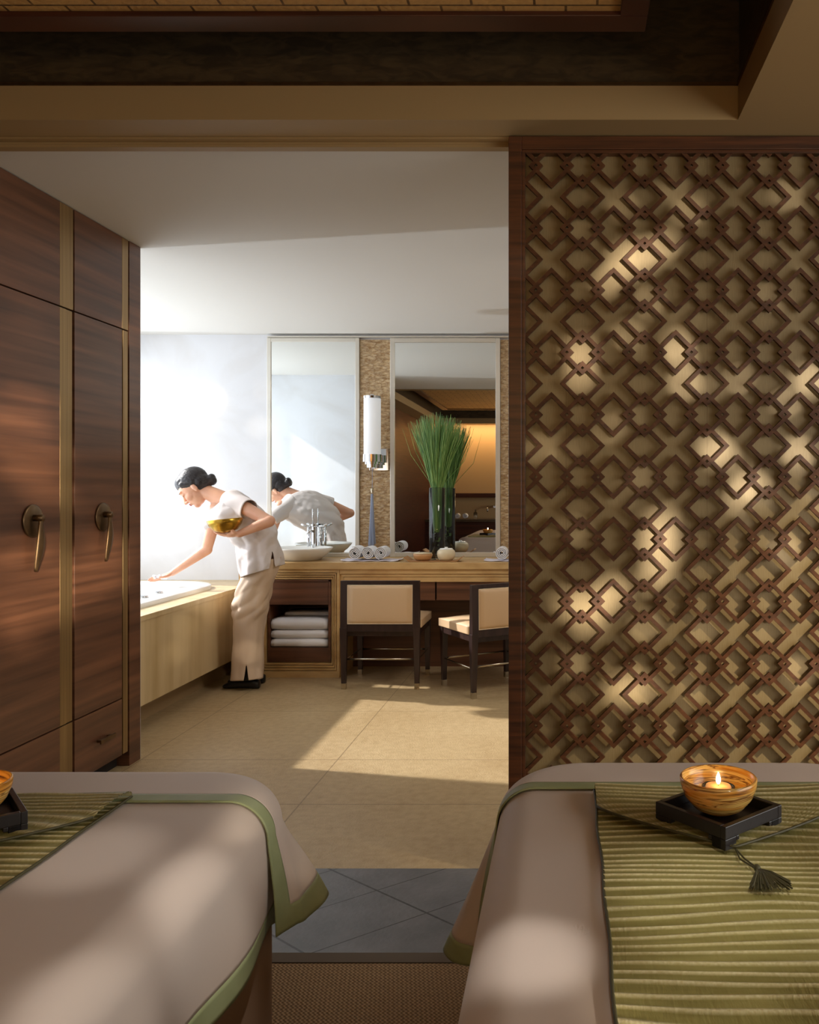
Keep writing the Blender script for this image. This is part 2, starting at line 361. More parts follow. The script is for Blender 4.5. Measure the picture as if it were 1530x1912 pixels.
# lowered soffit around the tray, tray faces, dark recess
TX, TY = .579, 2.88
struct('ceiling_soffit', boxes([(TX, 3.3, -2.7, 3.05, 2.60, 2.7), (-2.65, TX, TY, 3.05, 2.60, 2.7), (-2.65, TX, -2.7, -2.3, 2.60, 2.7), (-2.65, -2.3, -2.3, TY, 2.60, 2.7),
                               (TX, TX+.1, -2.3, TY, 2.7, 2.716), (-2.3, TX+.1, TY, TY+.1, 2.7, 2.716)]), M['soffit'])
struct('trim_2', boxes([(TX-.006, TX+.02, -2.3, TY+.02, 2.714, 2.724), (-2.3, TX, TY-.006, TY+.02, 2.714, 2.724)]), M['bronze_dark'])
struct('wall_recess', boxes([(TX+.004, TX+.1, -2.4, TY+.1, 2.716, 3.2), (-2.3, TX+.004, TY+.004, TY+.1, 2.716, 3.2), (-2.4, -2.3, -2.4, TY+.1, 2.7, 3.2), (-2.3, TX, -2.4, -2.3, 2.7, 3.2), (-2.65, 3.3, -2.7, 3.05, 3.2, 3.25)]), M['dark_lacquer'])
struct('trim_3', boxes([(-2.65, 2.0, 3.052, 3.09, ZC-.010, ZC), (-2.65, 2.0, 3.02, 3.052, 2.594, 2.60)]), M['soffit'])
struct('wall_header', boxes([(-3.6, 3.3, 3.05, 3.10, ZC, 3.2), (-3.6, -2.55, 3.0, 3.06, 0, ZC), (1.25, 3.3, 3.02, 3.10, 0, 2.6)]), M['soffit'])
# suspended ceiling panel
cp = empty('ceiling_panel', (-.9, .6, 2.77), 'woven golden ceiling panel held in a dark wood frame overhead', 'ceiling panel')
obj('panel', bx(-2.05, .165, -1.4, 2.562, 2.786, 2.80), M['woven'], cp)
obj('frame', boxes([(-2.15, .245, 2.56, 2.65, 2.771, 2.85), (-2.15, .245, -1.5, -1.4, 2.771, 2.85), (.163, .245, -1.4, 2.56, 2.771, 2.85), (-2.15, -2.05, -1.4, 2.56, 2.771, 2.85)]), M['walnut_dark'], cp, bevel=.003)
bm = bmesh.new()
for x in (-1.8, -.1):
    for y in (-1.2, 2.4): tube(bm, [(x, y, 2.80), (x, y, 3.2)], .008)
obj('hanger_rod', bm, M['bronze_dark'], cp)
# rug
tag(obj('sisal_rug', bx(-2.4, 2.95, -2.0, 2.453, -.012, .0), M['sisal'], bevel=.002), 'brown woven sisal rug covering the floor under the massage tables', 'rug')

# ------------------------------------------------------------------ lattice screen
sc = empty('lattice_screen', (.5, 3.0, .012), 'large sliding screen of interlaced wooden diamonds over a gold panel', 'screen')
SY = 3.0
XL, XR, ZT, ZB = (950-1057)/1600*SY, 1.24, CH+(918-254)/1600*SY, .012
xi, zi = (981-1057)/1600*SY, CH+(918-285)/1600*SY
obj('outer_frame', boxes([(XL, xi-.012, SY, SY+.045, ZB, ZT), (xi-.012, XR, SY, SY+.045, zi+.012, ZT), (xi-.012, XR, SY, SY+.045, ZB, ZB+.08), (XR-.06, XR, SY, SY+.045, ZB+.08, zi+.012)]), M['frame_wood'], sc, bevel=.002)
obj('inner_frame', boxes([(xi-.0115, xi, SY+.004, SY+.045, ZB+.08, zi+.0115), (xi, XR-.06, SY+.004, SY+.045, zi, zi+.0115)]), M['frame_wood'], sc, bevel=.001)
obj('panel', bx(XL+.01, XR-.01, SY+.036, SY+.044, ZB+.02, ZT-.01), M['silk'], sc)
P = 116.65/1600*SY; R = .321*P; W = .0605*P
def diamond(bm, cx, cz, y0, y1, R, W):
    o = R+W*.7071; i = R-W*.7071
    a = [(cx+o, cz), (cx, cz+o), (cx-o, cz), (cx, cz-o)]; b_ = [(cx+i, cz), (cx, cz+i), (cx-i, cz), (cx, cz-i)]
    f0 = [bm.verts.new((x, y0, z)) for x, z in a]; f1 = [bm.verts.new((x, y0, z)) for x, z in b_]
    g0 = [bm.verts.new((x, y1, z)) for x, z in a]; g1 = [bm.verts.new((x, y1, z)) for x, z in b_]
    for k in range(4):
        l = (k+1) % 4
        bm.faces.new((f0[k], f0[l], f1[l], f1[k])); bm.faces.new((g0[k], g1[k], g1[l], g0[l]))
        bm.faces.new((f0[k], g0[k], g0[l], f0[l])); bm.faces.new((f1[k], f1[l], g1[l], g1[k]))
bm = bmesh.new()
c0x = (1088.3-1057)/1600*SY; c0z = CH-(423.6-918)/1600*SY
i0 = 0
for i in range(-2, 6):
    for jn in range(-10, 3):
        for q, (ox, oz) in enumerate(((0, 0), (.5, 0), (0, .5))):
            cx = c0x+(i+ox)*P; cz = c0z+(jn+oz)*P
            if cx-R > XR-.06 or cx+R < xi or cz-R > zi or cz+R < ZB+.08: continue
            dy = .0007*q+(.0003 if (i+jn) % 2 else 0)
            diamond(bm, cx, cz, SY+.008+dy, SY+.022, R, W)
for co, no in (((xi, 0, 0), (-1, 0, 0)), ((XR-.06, 0, 0), (1, 0, 0)), ((0, 0, zi), (0, 0, 1)), ((0, 0, ZB+.08), (0, 0, -1))):
    bmesh.ops.bisect_plane(bm, geom=bm.verts[:]+bm.edges[:]+bm.faces[:], plane_co=co, plane_no=no, clear_outer=True)
obj('lattice', bm, M['lattice_wood'], sc)

# ------------------------------------------------------------------ wardrobe
WX = -2.15
wd = empty('wardrobe', (-2.5, 3.72, 0), 'tall dark walnut wardrobe with bronze strips along the left wall', 'wardrobe')
obj('carcass', boxes([(-2.9, WX-.025, 3.11, 4.215, .10, ZC-.002), (-2.85, WX-.06, 3.11, 4.215, 0, .10)]), M['rubber'], wd)
obj('end_panel', bx(-2.9, WX, 4.219, 4.329, 0, ZC-.003), M['walnut'], wd, bevel=.001)
def panel(name, y0, y1, z0, z1, m=M['walnut'], x=WX, par=None): return obj(name, bx(x-.022, x, y0, y1, z0, z1), m, par or wd, bevel=.0012)
zt, zd = 2.138, .349
panel('upper_door', 3.11, 3.640, zt+.003, ZC-.004); panel('upper_door', 3.749, 4.150, zt+.003, ZC-.004)
dA = panel('door', 3.11, 3.640, zd+.003, zt-.003); dB = panel('door', 3.749, 4.150, zd+.003, zt-.003)
panel('drawer_front', 3.11, 3.640, .075, zd-.003); dr = panel('drawer_front', 3.749, 4.150, .075, zd-.003)
panel('edge_strip', 3.641, 3.738, zt+.003, ZC-.004, M['bronze'])
panel('edge_strip', 3.641, 3.686, zd+.003, zt-.003, M['bronze']); panel('edge_strip', 3.689, 3.738, zd+.003, zt-.003, M['bronze'], WX-.004)
panel('edge_strip', 3.641, 3.738, .075, zd-.003, M['bronze'], WX-.003)
panel('edge_strip', 4.151, 4.208, zt+.003, ZC-.004, M['bronze']); panel('edge_strip', 4.163, 4.208, .075, zt-.003, M['bronze'], WX-.002)
for dpar, yc, zc in ((dA, 3.45, 1.232), (dB, 3.975, 1.232)):
    bm = bmesh.new(); lathe(bm, [(0, 0), (.062, 0), (.067, .003), (.067, .006), (.060, .009), (0, .0095)], n=40)
    bmesh.ops.transform(bm, matrix=Matrix.Translation((WX, yc, zc)) @ Matrix.Rotation(PI/2, 4, 'Y'), verts=bm.verts[:])
    obj('handle_plate', bm, M['bronze_dark'], dpar, smooth=True)
    bm = bmesh.new()
    tube(bm, [(WX+.005, yc, zc+.012), (WX+.045, yc, zc+.012)], .014, 14)
    n = 24; rows = []
    for k in range(n+1):
        t = k/n; z = zc+.022-t*.225
        wv = .008+.022*math.sin(PI*min(1, max(0, (t-.08)/.92)))**.9 if t > .08 else .010
        if t > .97: wv = .002
        yy = yc+.010*math.sin(t*PI*1.1)-.012*t; xo = WX+.030+.007*math.sin(t*PI)-.008*t
        rows.append([bm.verts.new((xo+dx, yy+s*wv, z)) for s, dx in ((-1, 0), (-.5, .006), (0, .008), (.5, .006), (1, 0), (.5, -.004), (-.5, -.004))])
    for r0, r1 in zip(rows, rows[1:]):
        for k in range(7): bm.faces.new((r0[k], r0[(k+1) % 7], r1[(k+1) % 7], r1[k]))
    bm.faces.new(rows[0]); bm.faces.new(rows[-1][::-1])
    obj('handle_pull', bm, M['bronze_dark'], dpar, smooth=True)
bm = bmesh.new(); box(bm, WX+.022, WX+.030, 3.91, 4.04, .195, .215); box(bm, WX, WX+.024, 3.925, 3.94, .199, .211); box(bm, WX, WX+.024, 4.01, 4.025, .199, .211)
obj('drawer_handle', bm, M['bronze_dark'], dr, bevel=.002)

# ------------------------------------------------------------------ vanity
VY = 6.22; CT = .837
va = empty('vanity_unit', (-.4, 6.5, 0), 'long tan stone vanity counter with walnut drawers below the mirrors', 'vanity')
def X(p, d=VY): return (p-1057)/1600*d
def Z(p, d=VY): return CH-(p-918)/1600*d
VR = 1.6
obj('countertop', bx(X(446), VR, VY-.012, 6.749, .786, CT), M['stone'], va, bevel=.004)
# stepped stone surround of the left bay
xa, xb = X(446), X(634); ox0, ox1, oz0, oz1 = X(497), X(616.5), Z(1237.5), Z(1083.5)
st = []
lay = [(0, xa, xb, 0, .786)]
for k in range(4):
    t = k/4; y = VY+.007*k
    x0 = xa+.03+(ox0-xa-.03)*t; x1 = xb-.01-(xb-.01-ox1)*t; z0 = .035+(oz0-.035)*t; z1 = .775-(.775-oz1)*t
    t2 = (k+1)/4
    X0 = xa+.03+(ox0-xa-.03)*t2; X1 = xb-.01-(xb-.01-ox1)*t2; Z0 = .035+(oz0-.035)*t2; Z1 = .775-(.775-oz1)*t2
    g_ = .006
    for bb in ((x0, X0-g_, z0, z1), (X1+g_, x1, z0, z1), (X0-g_, X1+g_, z0, Z0-g_), (X0-g_, X1+g_, Z1+g_, z1)):
        st.append((bb[0], bb[1], y, VY+.05, bb[2], bb[3]))
    for bb in ((X0-g_, X0, Z0-g_, Z1+g_), (X1, X1+g_, Z0-g_, Z1+g_), (X0, X1, Z0-g_, Z0), (X0, X1, Z1, Z1+g_)):
        st.append((bb[0], bb[1], y+.022, VY+.05, bb[2], bb[3]))
st += [(xa, xa+.03, VY, VY+.05, 0, .786), (xb-.01, xb, VY, VY+.05, 0, .786), (xa+.03, xb-.01, VY, VY+.05, 0, .035), (xa+.03, xb-.01, VY, VY+.05, .775, .786)]
st += [(xa, xa+.04, VY+.05, 6.748, 0, .786), (xb-.04, xb, VY+.05, 6.748, 0, .786)]
obj('stone_surround', boxes(st), M['stone'], va)
obj('cabinet', boxes([(ox0, ox0+.018, VY+.03, 6.7, oz0, oz1), (ox1-.018, ox1, VY+.02, 6.7, oz0, oz1), (ox0, ox1, 6.68, 6.7, oz0, oz1), (ox0, ox1, VY+.02, 6.7, oz1-.012, oz1),
                      (ox0+.018, ox1-.018, VY+.03, 6.68, Z(1211)-.016, Z(1211)), (ox0+.018, ox1-.018, VY+.028, VY+.045, oz0, Z(1211)-.016)]), M['walnut'], va, bevel=.001)
obj('drawer', bx(ox0+.02, ox1-.02, VY+.024, VY+.30, Z(1130), oz1-.014), M['walnut'], va, bevel=.001)
# apron, long drawers, knee space
obj('apron', boxes([(xb, VR, VY+.004, VY+.03, .752, .786), (xb+.012, VR, VY+.012, VY+.03, .73, .75), (xb+.028, VR, VY+.016, VY+.04, .693, .728), (xb, xb+.026, VY+.018, VY+.04, 0, .75)]), M['stone'], va, bevel=.002)
for x0, x1 in ((xb+.03, X(811.5)), (X(814.5), .0), (.012, .9)):
    obj('drawer', bx(x0, x1, VY+.03, VY+.38, .557, .692), M['walnut'], va, bevel=.001)
obj('knee_panel', bx(xb, VR, 6.62, 6.748, 0, .557), M['walnut'], va)
obj('side_support', bx(1.0, 1.6, VY+.02, 6.62, 0, .69), M['stone'], va)

# folded towels in the bay
tw = None
tl = [(.232, .052), (.288, .055), (.348, .062), (.418, .05)]
names = ['folded white towel at the bottom of the vanity shelf stack', 'second folded white towel from the bottom of the vanity shelf stack', 'third folded white towel from the bottom of the vanity shelf stack', 'topmost folded white towel set back on the vanity shelf stack']
def folded(x0, x1, y0, y1, z, h, s):
    bm = bmesh.new(); n = 2
    # rounded front folds: two-ply cross-section swept along x
    prof = []
    for k in range(9):
        a_ = -PI/2-k/8*PI; prof.append((y0+h/2+math.cos(a_)*h/2, z+h/2+math.sin(a_)*h/2))
    prof += [(y1, z+h), (y1, z)]
    nx = 12; rows = []
    for i in range(nx+1):
        x = x0+(x1-x0)*i/nx
        e_ = 1-.10*abs(2*i/nx-1)**8
        rows.append([bm.verts.new((x, yy+.004*noise.noise(Vector((x*9, zz*30, s))), z+(zz-z)*e_+.003*noise.noise(Vector((x*7, yy*6, s+3))))) for yy, zz in prof])
    for r0, r1 in zip(rows, rows[1:]):
        for k in range(len(prof)): bm.faces.new((r0[k], r0[(k+1) % len(prof)], r1[(k+1) % len(prof)], r1[k]))
    bm.faces.new(rows[0]); bm.faces.new(rows[-1][::-1])
    return bm
zz_ = Z(1211)+.002
for k, (h, back) in enumerate(((.062, 0), (.062, .004), (.085, 0), (.03, .13))):
    tag(obj('folded_towel', folded(ox0+.022+(.06 if k == 3 else 0), ox1-.028, VY+.035+back, 6.62, zz_, h, k*5), M['towel'], smooth=True), names[k], 'towel', 'folded towels in the vanity bay')
    zz_ += h+.001

# mirrors, shell strips
def framed_mirror(x0, x1, z0, z1, fw, label):
    e = empty('mirror', ((x0+x1)/2, 6.74, z0), label, 'mirror', 'framed mirrors over the vanity')
    y0 = 6.712
    obj('frame', boxes([(x0, x0+fw, y0, 6.749, z0, z1), (x1-fw, x1, y0, 6.749, z0, z1), (x0+fw, x1-fw, y0, 6.749, z0, z0+fw), (x0+fw, x1-fw, y0, 6.749, z1-fw, z1)]), M['champagne'], e, bevel=.003)
    obj('glass', bx(x0+fw-.002, x1-fw+.002, 6.722, 6.73, z0+fw-.002, z1-fw+.002), M['mirror'], e)
framed_mirror(X(499, 6.72), X(671.5, 6.72), CT+.001, Z(631, 6.72), .032, 'tall framed mirror behind the white basin, reflecting the stooping person')
framed_mirror(X(729, 6.72), X(934.5, 6.72), CT+.001, Z(631, 6.72), .036, 'wider framed mirror behind the vase of tall grass')
for k, (a, b_, lab) in enumerate(((672, 728.5, 'narrow strip of tan shell mosaic carrying the wall lamp between two mirrors'), (935, 1057, 'tan shell mosaic strip beside the wooden screen edge, right of the wider mirror'))):
    tag(obj('shell_mosaic_panel', bx(X(a, 6.72), X(b_, 6.72), 6.73, 6.749, CT+.001, Z(634, 6.72)), M['shell']), lab, 'wall panel')
struct('trim_4', bx(X(499, 6.7), 1.65, 6.70, 6.749, Z(631, 6.72)+.002, Z(631, 6.72)+.012), M['champagne'])

# wall lamp
sx = X(695.5, 6.62)
wl = empty('wall_lamp', (sx, 6.62, Z(875, 6.62)), 'tubular white glass wall lamp with chrome base on the shell mosaic', 'lamp')
zb = Z(849, 6.62)
bm = bmesh.new(); lathe(bm, [(0, 0), (.063, 0), (.065, .003), (.065, .43), (.062, .434), (0, .434)], (sx, 6.62, zb), 32); obj('glass_shade', bm, M['opal'], wl, smooth=True)
bm = bmesh.new(); lathe(bm, [(0, .434), (.066, .434), (.066, .452), (.02, .454), (.014, .466), (0, .466)], (sx, 6.62, zb), 32); obj('top_cap', bm, M['chrome'], wl, smooth=False)
bm = bmesh.new(); lathe(bm, [(0, .002), (.070, .002), (.071, -.055), (.055, -.056), (.055, -.074), (.042, -.075), (.042, -.10), (0, -.10)], (sx, 6.62, zb), 32); obj('chrome_base', bm, M['chrome'], wl)
obj('wall_plate', boxes([(sx-.045, sx+.105, 6.715, 6.729, zb-.12, zb+.05), (sx+.0, sx+.03, 6.66, 6.716, zb-.05, zb-.02)]), M['chrome'], wl, bevel=.002)
# tassel on the mosaic
tx = X(694.5, 6.68)
ta = empty('wall_tassel', (tx, 6.69, Z(1018, 6.69)), 'long pale blue tassel hanging on the shell mosaic below the wall lamp', 'tassel')
bm = bmesh.new(); tube(bm, [(tx, 6.70, zb-.10), (tx, 6.695, Z(912, 6.69))], .002, 6); obj('cord', bm, M['tassel'], ta)
bm = bmesh.new(); lathe(bm, [(0, .02), (.010, .018), (.013, 0), (.009, -.018), (.012, -.024), (0, -.026)], (tx, 6.695, Z(915, 6.69)), 14); obj('bead', bm, M['nickel'], ta, smooth=True)
bm = bmesh.new()
for k in range(46):
    a_ = random.random()*2*PI; r_ = random.random()**.5
    zt_ = Z(922, 6.69); z2 = Z(1014+random.random()*6, 6.69)
    tube(bm, [(tx+.007*r_*math.cos(a_), 6.69+.006*r_*math.sin(a_), zt_), (tx+.016*r_*math.cos(a_), 6.69+.011*r_*math.sin(a_), (zt_+z2)/2), (tx+.030*r_*math.cos(a_), 6.69+.018*r_*math.sin(a_), z2)], .0028, 5)
obj('fringe', bm, M['tassel'], ta)

# basin, faucet
bxc, byc = X(563, 6.42), 6.43
bn = empty('vessel_basin', (bxc, byc, CT), 'shallow white vessel basin on the vanity behind the person', 'basin')
bm = bmesh.new(); lathe(bm, [(0, 0), (.12, 0), (.135, .004), (.19, .045), (.222, .082), (.228, .094), (.222, .095), (.205, .082), (.16, .045), (.08, .022), (0, .02)], (bxc, byc, CT), 48)
obj('bowl', bm, M['white'], bn, smooth=True)
bm = bmesh.new(); lathe(bm, [(0, 0), (.02, 0), (.02, .003), (0, .004)], (bxc, byc, CT+.021), 20); obj('drain', bm, M['chrome'], bn)
fx = X(585, 6.62)
fa = empty('basin_faucet', (fx, 6.63, CT), 'chrome basin faucet with cross handles behind the white vessel basin', 'faucet')
bm = bmesh.new(); lathe(bm, [(0, 0), (.034, 0), (.034, .008), (.024, .014), (.022, .24), (.026, .246), (.026, .26), (0, .262)], (fx, 6.65, CT), 24)
obj('column', bm, M['chrome'], fa, smooth=False)
bm = bmesh.new(); tube(bm, [(fx, 6.65, CT+.20), (fx, 6.55, CT+.215), (fx, 6.50, CT+.21), (fx, 6.495, CT+.19)], .011, 12); obj('spout', bm, M['chrome'], fa, smooth=True)
for s in (-1, 1):
    bm = bmesh.new(); tube(bm, [(fx, 6.65, CT+.245), (fx+s*.075, 6.65, CT+.245), (fx+s*.10, 6.65, CT+.262)], [.007, .007, .009], 10); obj('handle', bm, M['chrome'], fa, smooth=True)
    bm = bmesh.new(); tube(bm, [(fx+s*.045, 6.65, CT), (fx+s*.045, 6.65, CT+.245)], .010, 12); obj('side_pipe', bm, M['chrome'], fa, smooth=True)
bm = bmesh.new(); tube(bm, [(fx-.012, 6.65, CT+.26), (fx-.012, 6.65, CT+.38)], .0045, 8); obj('lever', bm, M['chrome'], fa, smooth=True)

# rolled towels
def roll_bm(c, r, L, rot=0, turns=3.3):
    bm = bmesh.new(); n = 90; th = r/turns/2*1.05
    f0, g0 = [], []
    for side in (0, 1):
        pass
    pr = []
    for k in range(n+1):
        t = k/n; a_ = t*turns*2*PI+rot; rr = .006+(r-.006-th)*t
        pr.append((math.cos(a_)*rr, math.sin(a_)*rr, math.cos(a_)*(rr+th*.92), math.sin(a_)*(rr+th*.92)))
    ys = [-L/2, -L/2+.006, L/2-.006, L/2]; sh = [.85, 1, 1, .85]
    R_ = []
    for y, s in zip(ys, sh):
        row = []
        for p in pr:
            mx, mz = (p[0]+p[2])/2, (p[1]+p[3])/2
            row.append((bm.verts.new((c[0]+mx+(p[0]-mx)*s, c[1]+y, c[2]+mz+(p[1]-mz)*s)), bm.verts.new((c[0]+mx+(p[2]-mx)*s, c[1]+y, c[2]+mz+(p[3]-mz)*s))))
        R_.append(row)
    for A, B in zip(R_, R_[1:]):
        for k in range(n):
            bm.faces.new((A[k][0], A[k+1][0], B[k+1][0], B[k][0])); bm.faces.new((A[k][1], B[k][1], B[k+1][1], A[k+1][1]))
        bm.faces.new((A[n][0], A[n][1], B[n][1], B[n][0])); bm.faces.new((A[0][0], B[0][0], B[0][1], A[0][1]))
    for A in (R_[0], R_[-1]):
        for k in range(n): bm.faces.new((A[k][0], A[k][1], A[k+1][1], A[k+1][0]))
    return bm
def cloth_pad(name, x0, x1, y0, y1, z, label):
    def fn(u, v):
        x = x0+(x1-x0)*u; y = y0+(y1-y0)*v
        e = max(0, abs(2*u-1)-.88)/.12
        return Vector((x, y, z+.006*e*e+.002*math.sin(x*60+y*30)))
    return tag(obj(name, grid(fn, 40, 14), M['gauze'], solid=.004, smooth=True), label, 'tray')
cloth_pad('towel_tray', X(640, 6.33), X(748, 6.33), 6.27, 6.47, CT+.006, 'thin pale lilac tray under the three rolled towels')
cloth_pad('towel_tray', X(905, 6.33), X(975, 6.33), 6.27, 6.47, CT+.006, 'thin pale lilac tray at the screen edge under the single rolled towel')
tls = (('leftmost of the three rolled white towels beside the basin', 666.5), ('middle one of the three rolled white towels beside the basin', 691), ('rightmost of the three rolled white towels beside the basin', 715), ('single rolled white towel on the vanity next to the screen edge', 938.5))
for k, (lab, p_) in enumerate(tls):
    tag(obj('rolled_towel', roll_bm((X(p_, 6.36), 6.37, CT+.062), .050, .17, k*1.3), M['towel'], smooth=False), lab, 'towel', 'rolled towels on the vanity')

# serving tray with two pots
tc_ = X(811, 6.30)
bm = bmesh.new()
box(bm, tc_-.175, tc_+.175, 6.23, 6.38, CT+.001, CT+.008)
for s in (-1, 1): box(bm, -.03, .03, 6.23, 6.38, -.004, .004, Matrix.Translation((tc_+s*.187, 0, CT+.018)) @ Matrix.Rotation(-s*.6, 4, 'Y'))
tag(obj('cane_tray', bm, M['cane'], bevel=.002), 'tan flat tray with turned-up ends holding two small pots', 'tray')
p1 = empty('lidded_bowl', (X(790, 6.3), 6.3, CT+.008), 'low tan lidded bowl on the left of the cane tray', 'bowl')
bm = bmesh.new(); lathe(bm, [(0, 0), (.045, 0), (.062, .012), (.070, .034), (.069, .048), (0, .048)], (X(790, 6.3), 6.3, CT+.009), 32); obj('body', bm, M['clay_tan'], p1, smooth=True)
bm = bmesh.new(); lathe(bm, [(0, .049), (.066, .049), (.066, .054), (.03, .058), (0, .059)], (X(790, 6.3), 6.3, CT+.009), 32); obj('lid', bm, M['jade'], p1, smooth=True)
p2 = empty('ceramic_jar', (X(833.5, 6.29), 6.29, CT+.008), 'round cream ceramic jar with knobbed lid on the right of the cane tray', 'jar')
bm = bmesh.new(); lathe(bm, [(0, 0), (.042, 0), (.060, .018), (.068, .045), (.064, .068), (.052, .080), (0, .080)], (X(833.5, 6.29), 6.29, CT+.009), 32); obj('body', bm, M['jade'], p2, smooth=True)
bm = bmesh.new(); lathe(bm, [(0, .080), (.050, .080), (.046, .088), (.012, .090), (.012, .098), (0, .099)], (X(833.5, 6.29), 6.29, CT+.009), 32); obj('lid', bm, M['white'], p2, smooth=True)

# vase with grass
vx, vy = X(816.5, 6.42), 6.42
bm = bmesh.new(); lathe(bm, [(0, 0), (.057, 0), (.058, .002), (.058, .54), (.055, .542), (.0535, .54), (.0535, .014), (0, .014)], (vx, vy, CT+.001), 40)
tag(obj('glass_vase', bm, M['glass'], smooth=True), 'tall clear cylinder vase of green grass on the vanity', 'vase')
bm = bmesh.new()
for k in range(260):
    a_ = random.random()*2*PI; r_ = .043*random.random()**.5; s_ = .008+.006*random.random()
    ell(bm, (vx+r_*math.cos(a_), vy+r_*math.sin(a_), CT+.024+.19*random.random()), (s_, s_, s_*.8), n=6)
tag(obj('black_pebbles', bm, M['pebble'], smooth=True), 'black pebbles filling the bottom of the clear vase', 'pebbles', kind='stuff')
bm = bmesh.new()
for k in range(430):
    a_ = random.random()*2*PI; q = random.random()**.5
    b0 = Vector((vx+.030*q*math.cos(a_), vy+.030*q*math.sin(a_), CT+.10)); ht = Z(769+random.random()*26+22*q**3, vy)
    nk = Vector((vx+.045*q*math.cos(a_), vy+.045*q*math.sin(a_), CT+.55))
    sp_ = .205*q*random.uniform(.9, 1.08)
    tp = Vector((vx+sp_*math.cos(a_), vy+sp_*.7*math.sin(a_), ht))
    mid = nk.lerp(tp, .5)+Vector((-.016*q*math.cos(a_), 0, .0))
    tube(bm, [b0, nk, mid, tp], [.0026, .0026, .0022, .0009], 4)
for p_, q_ in (((762, 790), (775, 840)), ((752, 800), (768, 850)), ((885, 800), (868, 860))):
    tube(bm, [(vx, vy, CT+.2), (vx+(-.03 if p_[0] < 800 else .03), vy, CT+.55), px(*q_, vy), px(*p_, vy)], [.002, .002, .0018, .0008], 4)
tag(obj('green_grass', bm, M['green_blade']), 'fan of long green grass blades standing in the clear vase', 'plant', kind='stuff')

# ------------------------------------------------------------------ chairs
def leg_taper(bm, x, y, z0, z1, w0, w1, lean=0, d0=None, d1=None):
    d0 = d0 or w0; d1 = d1 or w1
    a = [bm.verts.new((x+sx_*w0/2, y-lean+sy*d0/2, z0)) for sx_, sy in ((-1, -1), (1, -1), (1, 1), (-1, 1))]
    b_ = [bm.verts.new((x+sx_*w1/2, y+sy*d1/2, z1)) for sx_, sy in ((-1, -1), (1, -1), (1, 1), (-1, 1))]
    for k in range(4): bm.faces.new((a[k], a[(k+1) % 4], b_[(k+1) % 4], b_[k]))
    bm.faces.new(a[::-1]); bm.faces.new(b_)
ch = empty('vanity_chair', (0, 0, 0), 'low back tan leather chair with dark legs, square on to the vanity, back to viewer', 'chair', 'leather chairs at the vanity')
cw, cdp = .27, .25    # half width, half depth (outer)
for s in (-1, 1):
    bm = bmesh.new(); leg_taper(bm, s*(cw-.02), -cdp+.02, .04, .42, .031, .048)
    leg_taper(bm, s*(cw-.0235), -cdp+.02, .42, .742, .047, .047, 0, .048, .034)
    L_ = obj('leg', bm, M['ebony'], ch, bevel=.002)
    bm = bmesh.new(); leg_taper(bm, s*(cw-.02), -cdp+.02, 0, .041, .0315, .0325); obj('ferrule', bm, M['nickel'], L_)
    bm = bmesh.new(); leg_taper(bm, s*(cw-.022), cdp-.02, .04, .415, .030, .044); L_ = obj('leg', bm, M['ebony'], ch, bevel=.002)
    bm = bmesh.new(); leg_taper(bm, s*(cw-.022), cdp-.02, 0, .041, .0305, .0315); obj('ferrule', bm, M['nickel'], L_)
obj('top_rail', bx(-cw+.03, cw-.03, -cdp+.003, -cdp+.036, .716, .742), M['ebony'], ch, bevel=.002)
obj('back_rail', bx(-cw+.03, cw-.03, -cdp+.003, -cdp+.036, .395, .445), M['ebony'], ch, bevel=.002)
obj('seat_rail', boxes([(-cw+.02, cw-.02, -cdp+.03, -cdp+.05, .36, .42), (-cw+.02, cw-.02, cdp-.04, cdp-.012, .36, .42), (-cw+.006, -cw+.028, -cdp+.04, cdp-.03, .37, .42), (cw-.028, cw-.006, -cdp+.04, cdp-.03, .37, .42)]), M['ebony'], ch, bevel=.002)
def cushion(x0, x1, y0, y1, z0, z1, nx, ny, puff, ax):
    bm = bmesh.new(); bmesh.ops.create_cube(bm, size=1)
    bmesh.ops.subdivide_edges(bm, edges=bm.edges[:], cuts=9, use_grid_fill=True)
    for v in bm.verts:
        u = v.co.copy()
        f_ = 1.0
        o_ = [0, 1, 2]; o_.remove(ax)
        e_ = (1-(2*abs(u[o_[0]]))**4)*(1-(2*abs(u[o_[1]]))**4)
        u[ax] *= 1+puff*e_
        v.co = Vector(((x0+x1)/2+u.x*(x1-x0), (y0+y1)/2+u.y*(y1-y0), (z0+z1)/2+u.z*(z1-z0)))
    return bm
obj('seat', cushion(-cw-.004, cw+.004, -cdp+.042, cdp+.012, .415, .468, 9, 9, .8, 2), M['leather'], ch, smooth=True, bevel=0)
bk = obj('backrest', cushion(-cw+.047, cw-.047, -cdp+.0, -cdp+.055, .447, .714, 9, 9, .35, 1), M['leather'], ch, smooth=True)
bm = bmesh.new()
yb = -cdp+.001; x_, z0_, z1_ = cw-.049, .449, .712
tube(bm, [(-x_, yb, z0_), (x_, yb, z0_), (x_, yb, z1_), (-x_, yb, z1_), (-x_, yb, z0_)], .0028, 6); obj('piping', bm, M['piping'], bk)
for y, zs in ((-cdp+.02, .205), (cdp-.02, .19)):
    bm = bmesh.new(); tube(bm, [(-cw+.025, y, zs), (cw-.025, y, zs)], .0065, 10); obj('footrest_bar', bm, M['nickel'], ch, smooth=True)
for s in (-1, 1):
    bm = bmesh.new(); tube(bm, [(s*(cw-.022), -cdp+.02, .19), (s*(cw-.022), cdp-.02, .19)], .005, 10); obj('footrest_bar', bm, M['nickel'], ch, smooth=True)
c2 = copy_tree(ch)
ch.location = (-1.268, 6.09, 0)
c2.location = (-.5165, 5.916, 0); c2.rotation_euler = (0, 0, math.radians(32.9))
c2['label'] = 'angled tan leather chair with dark legs, partly cut off by the screen'

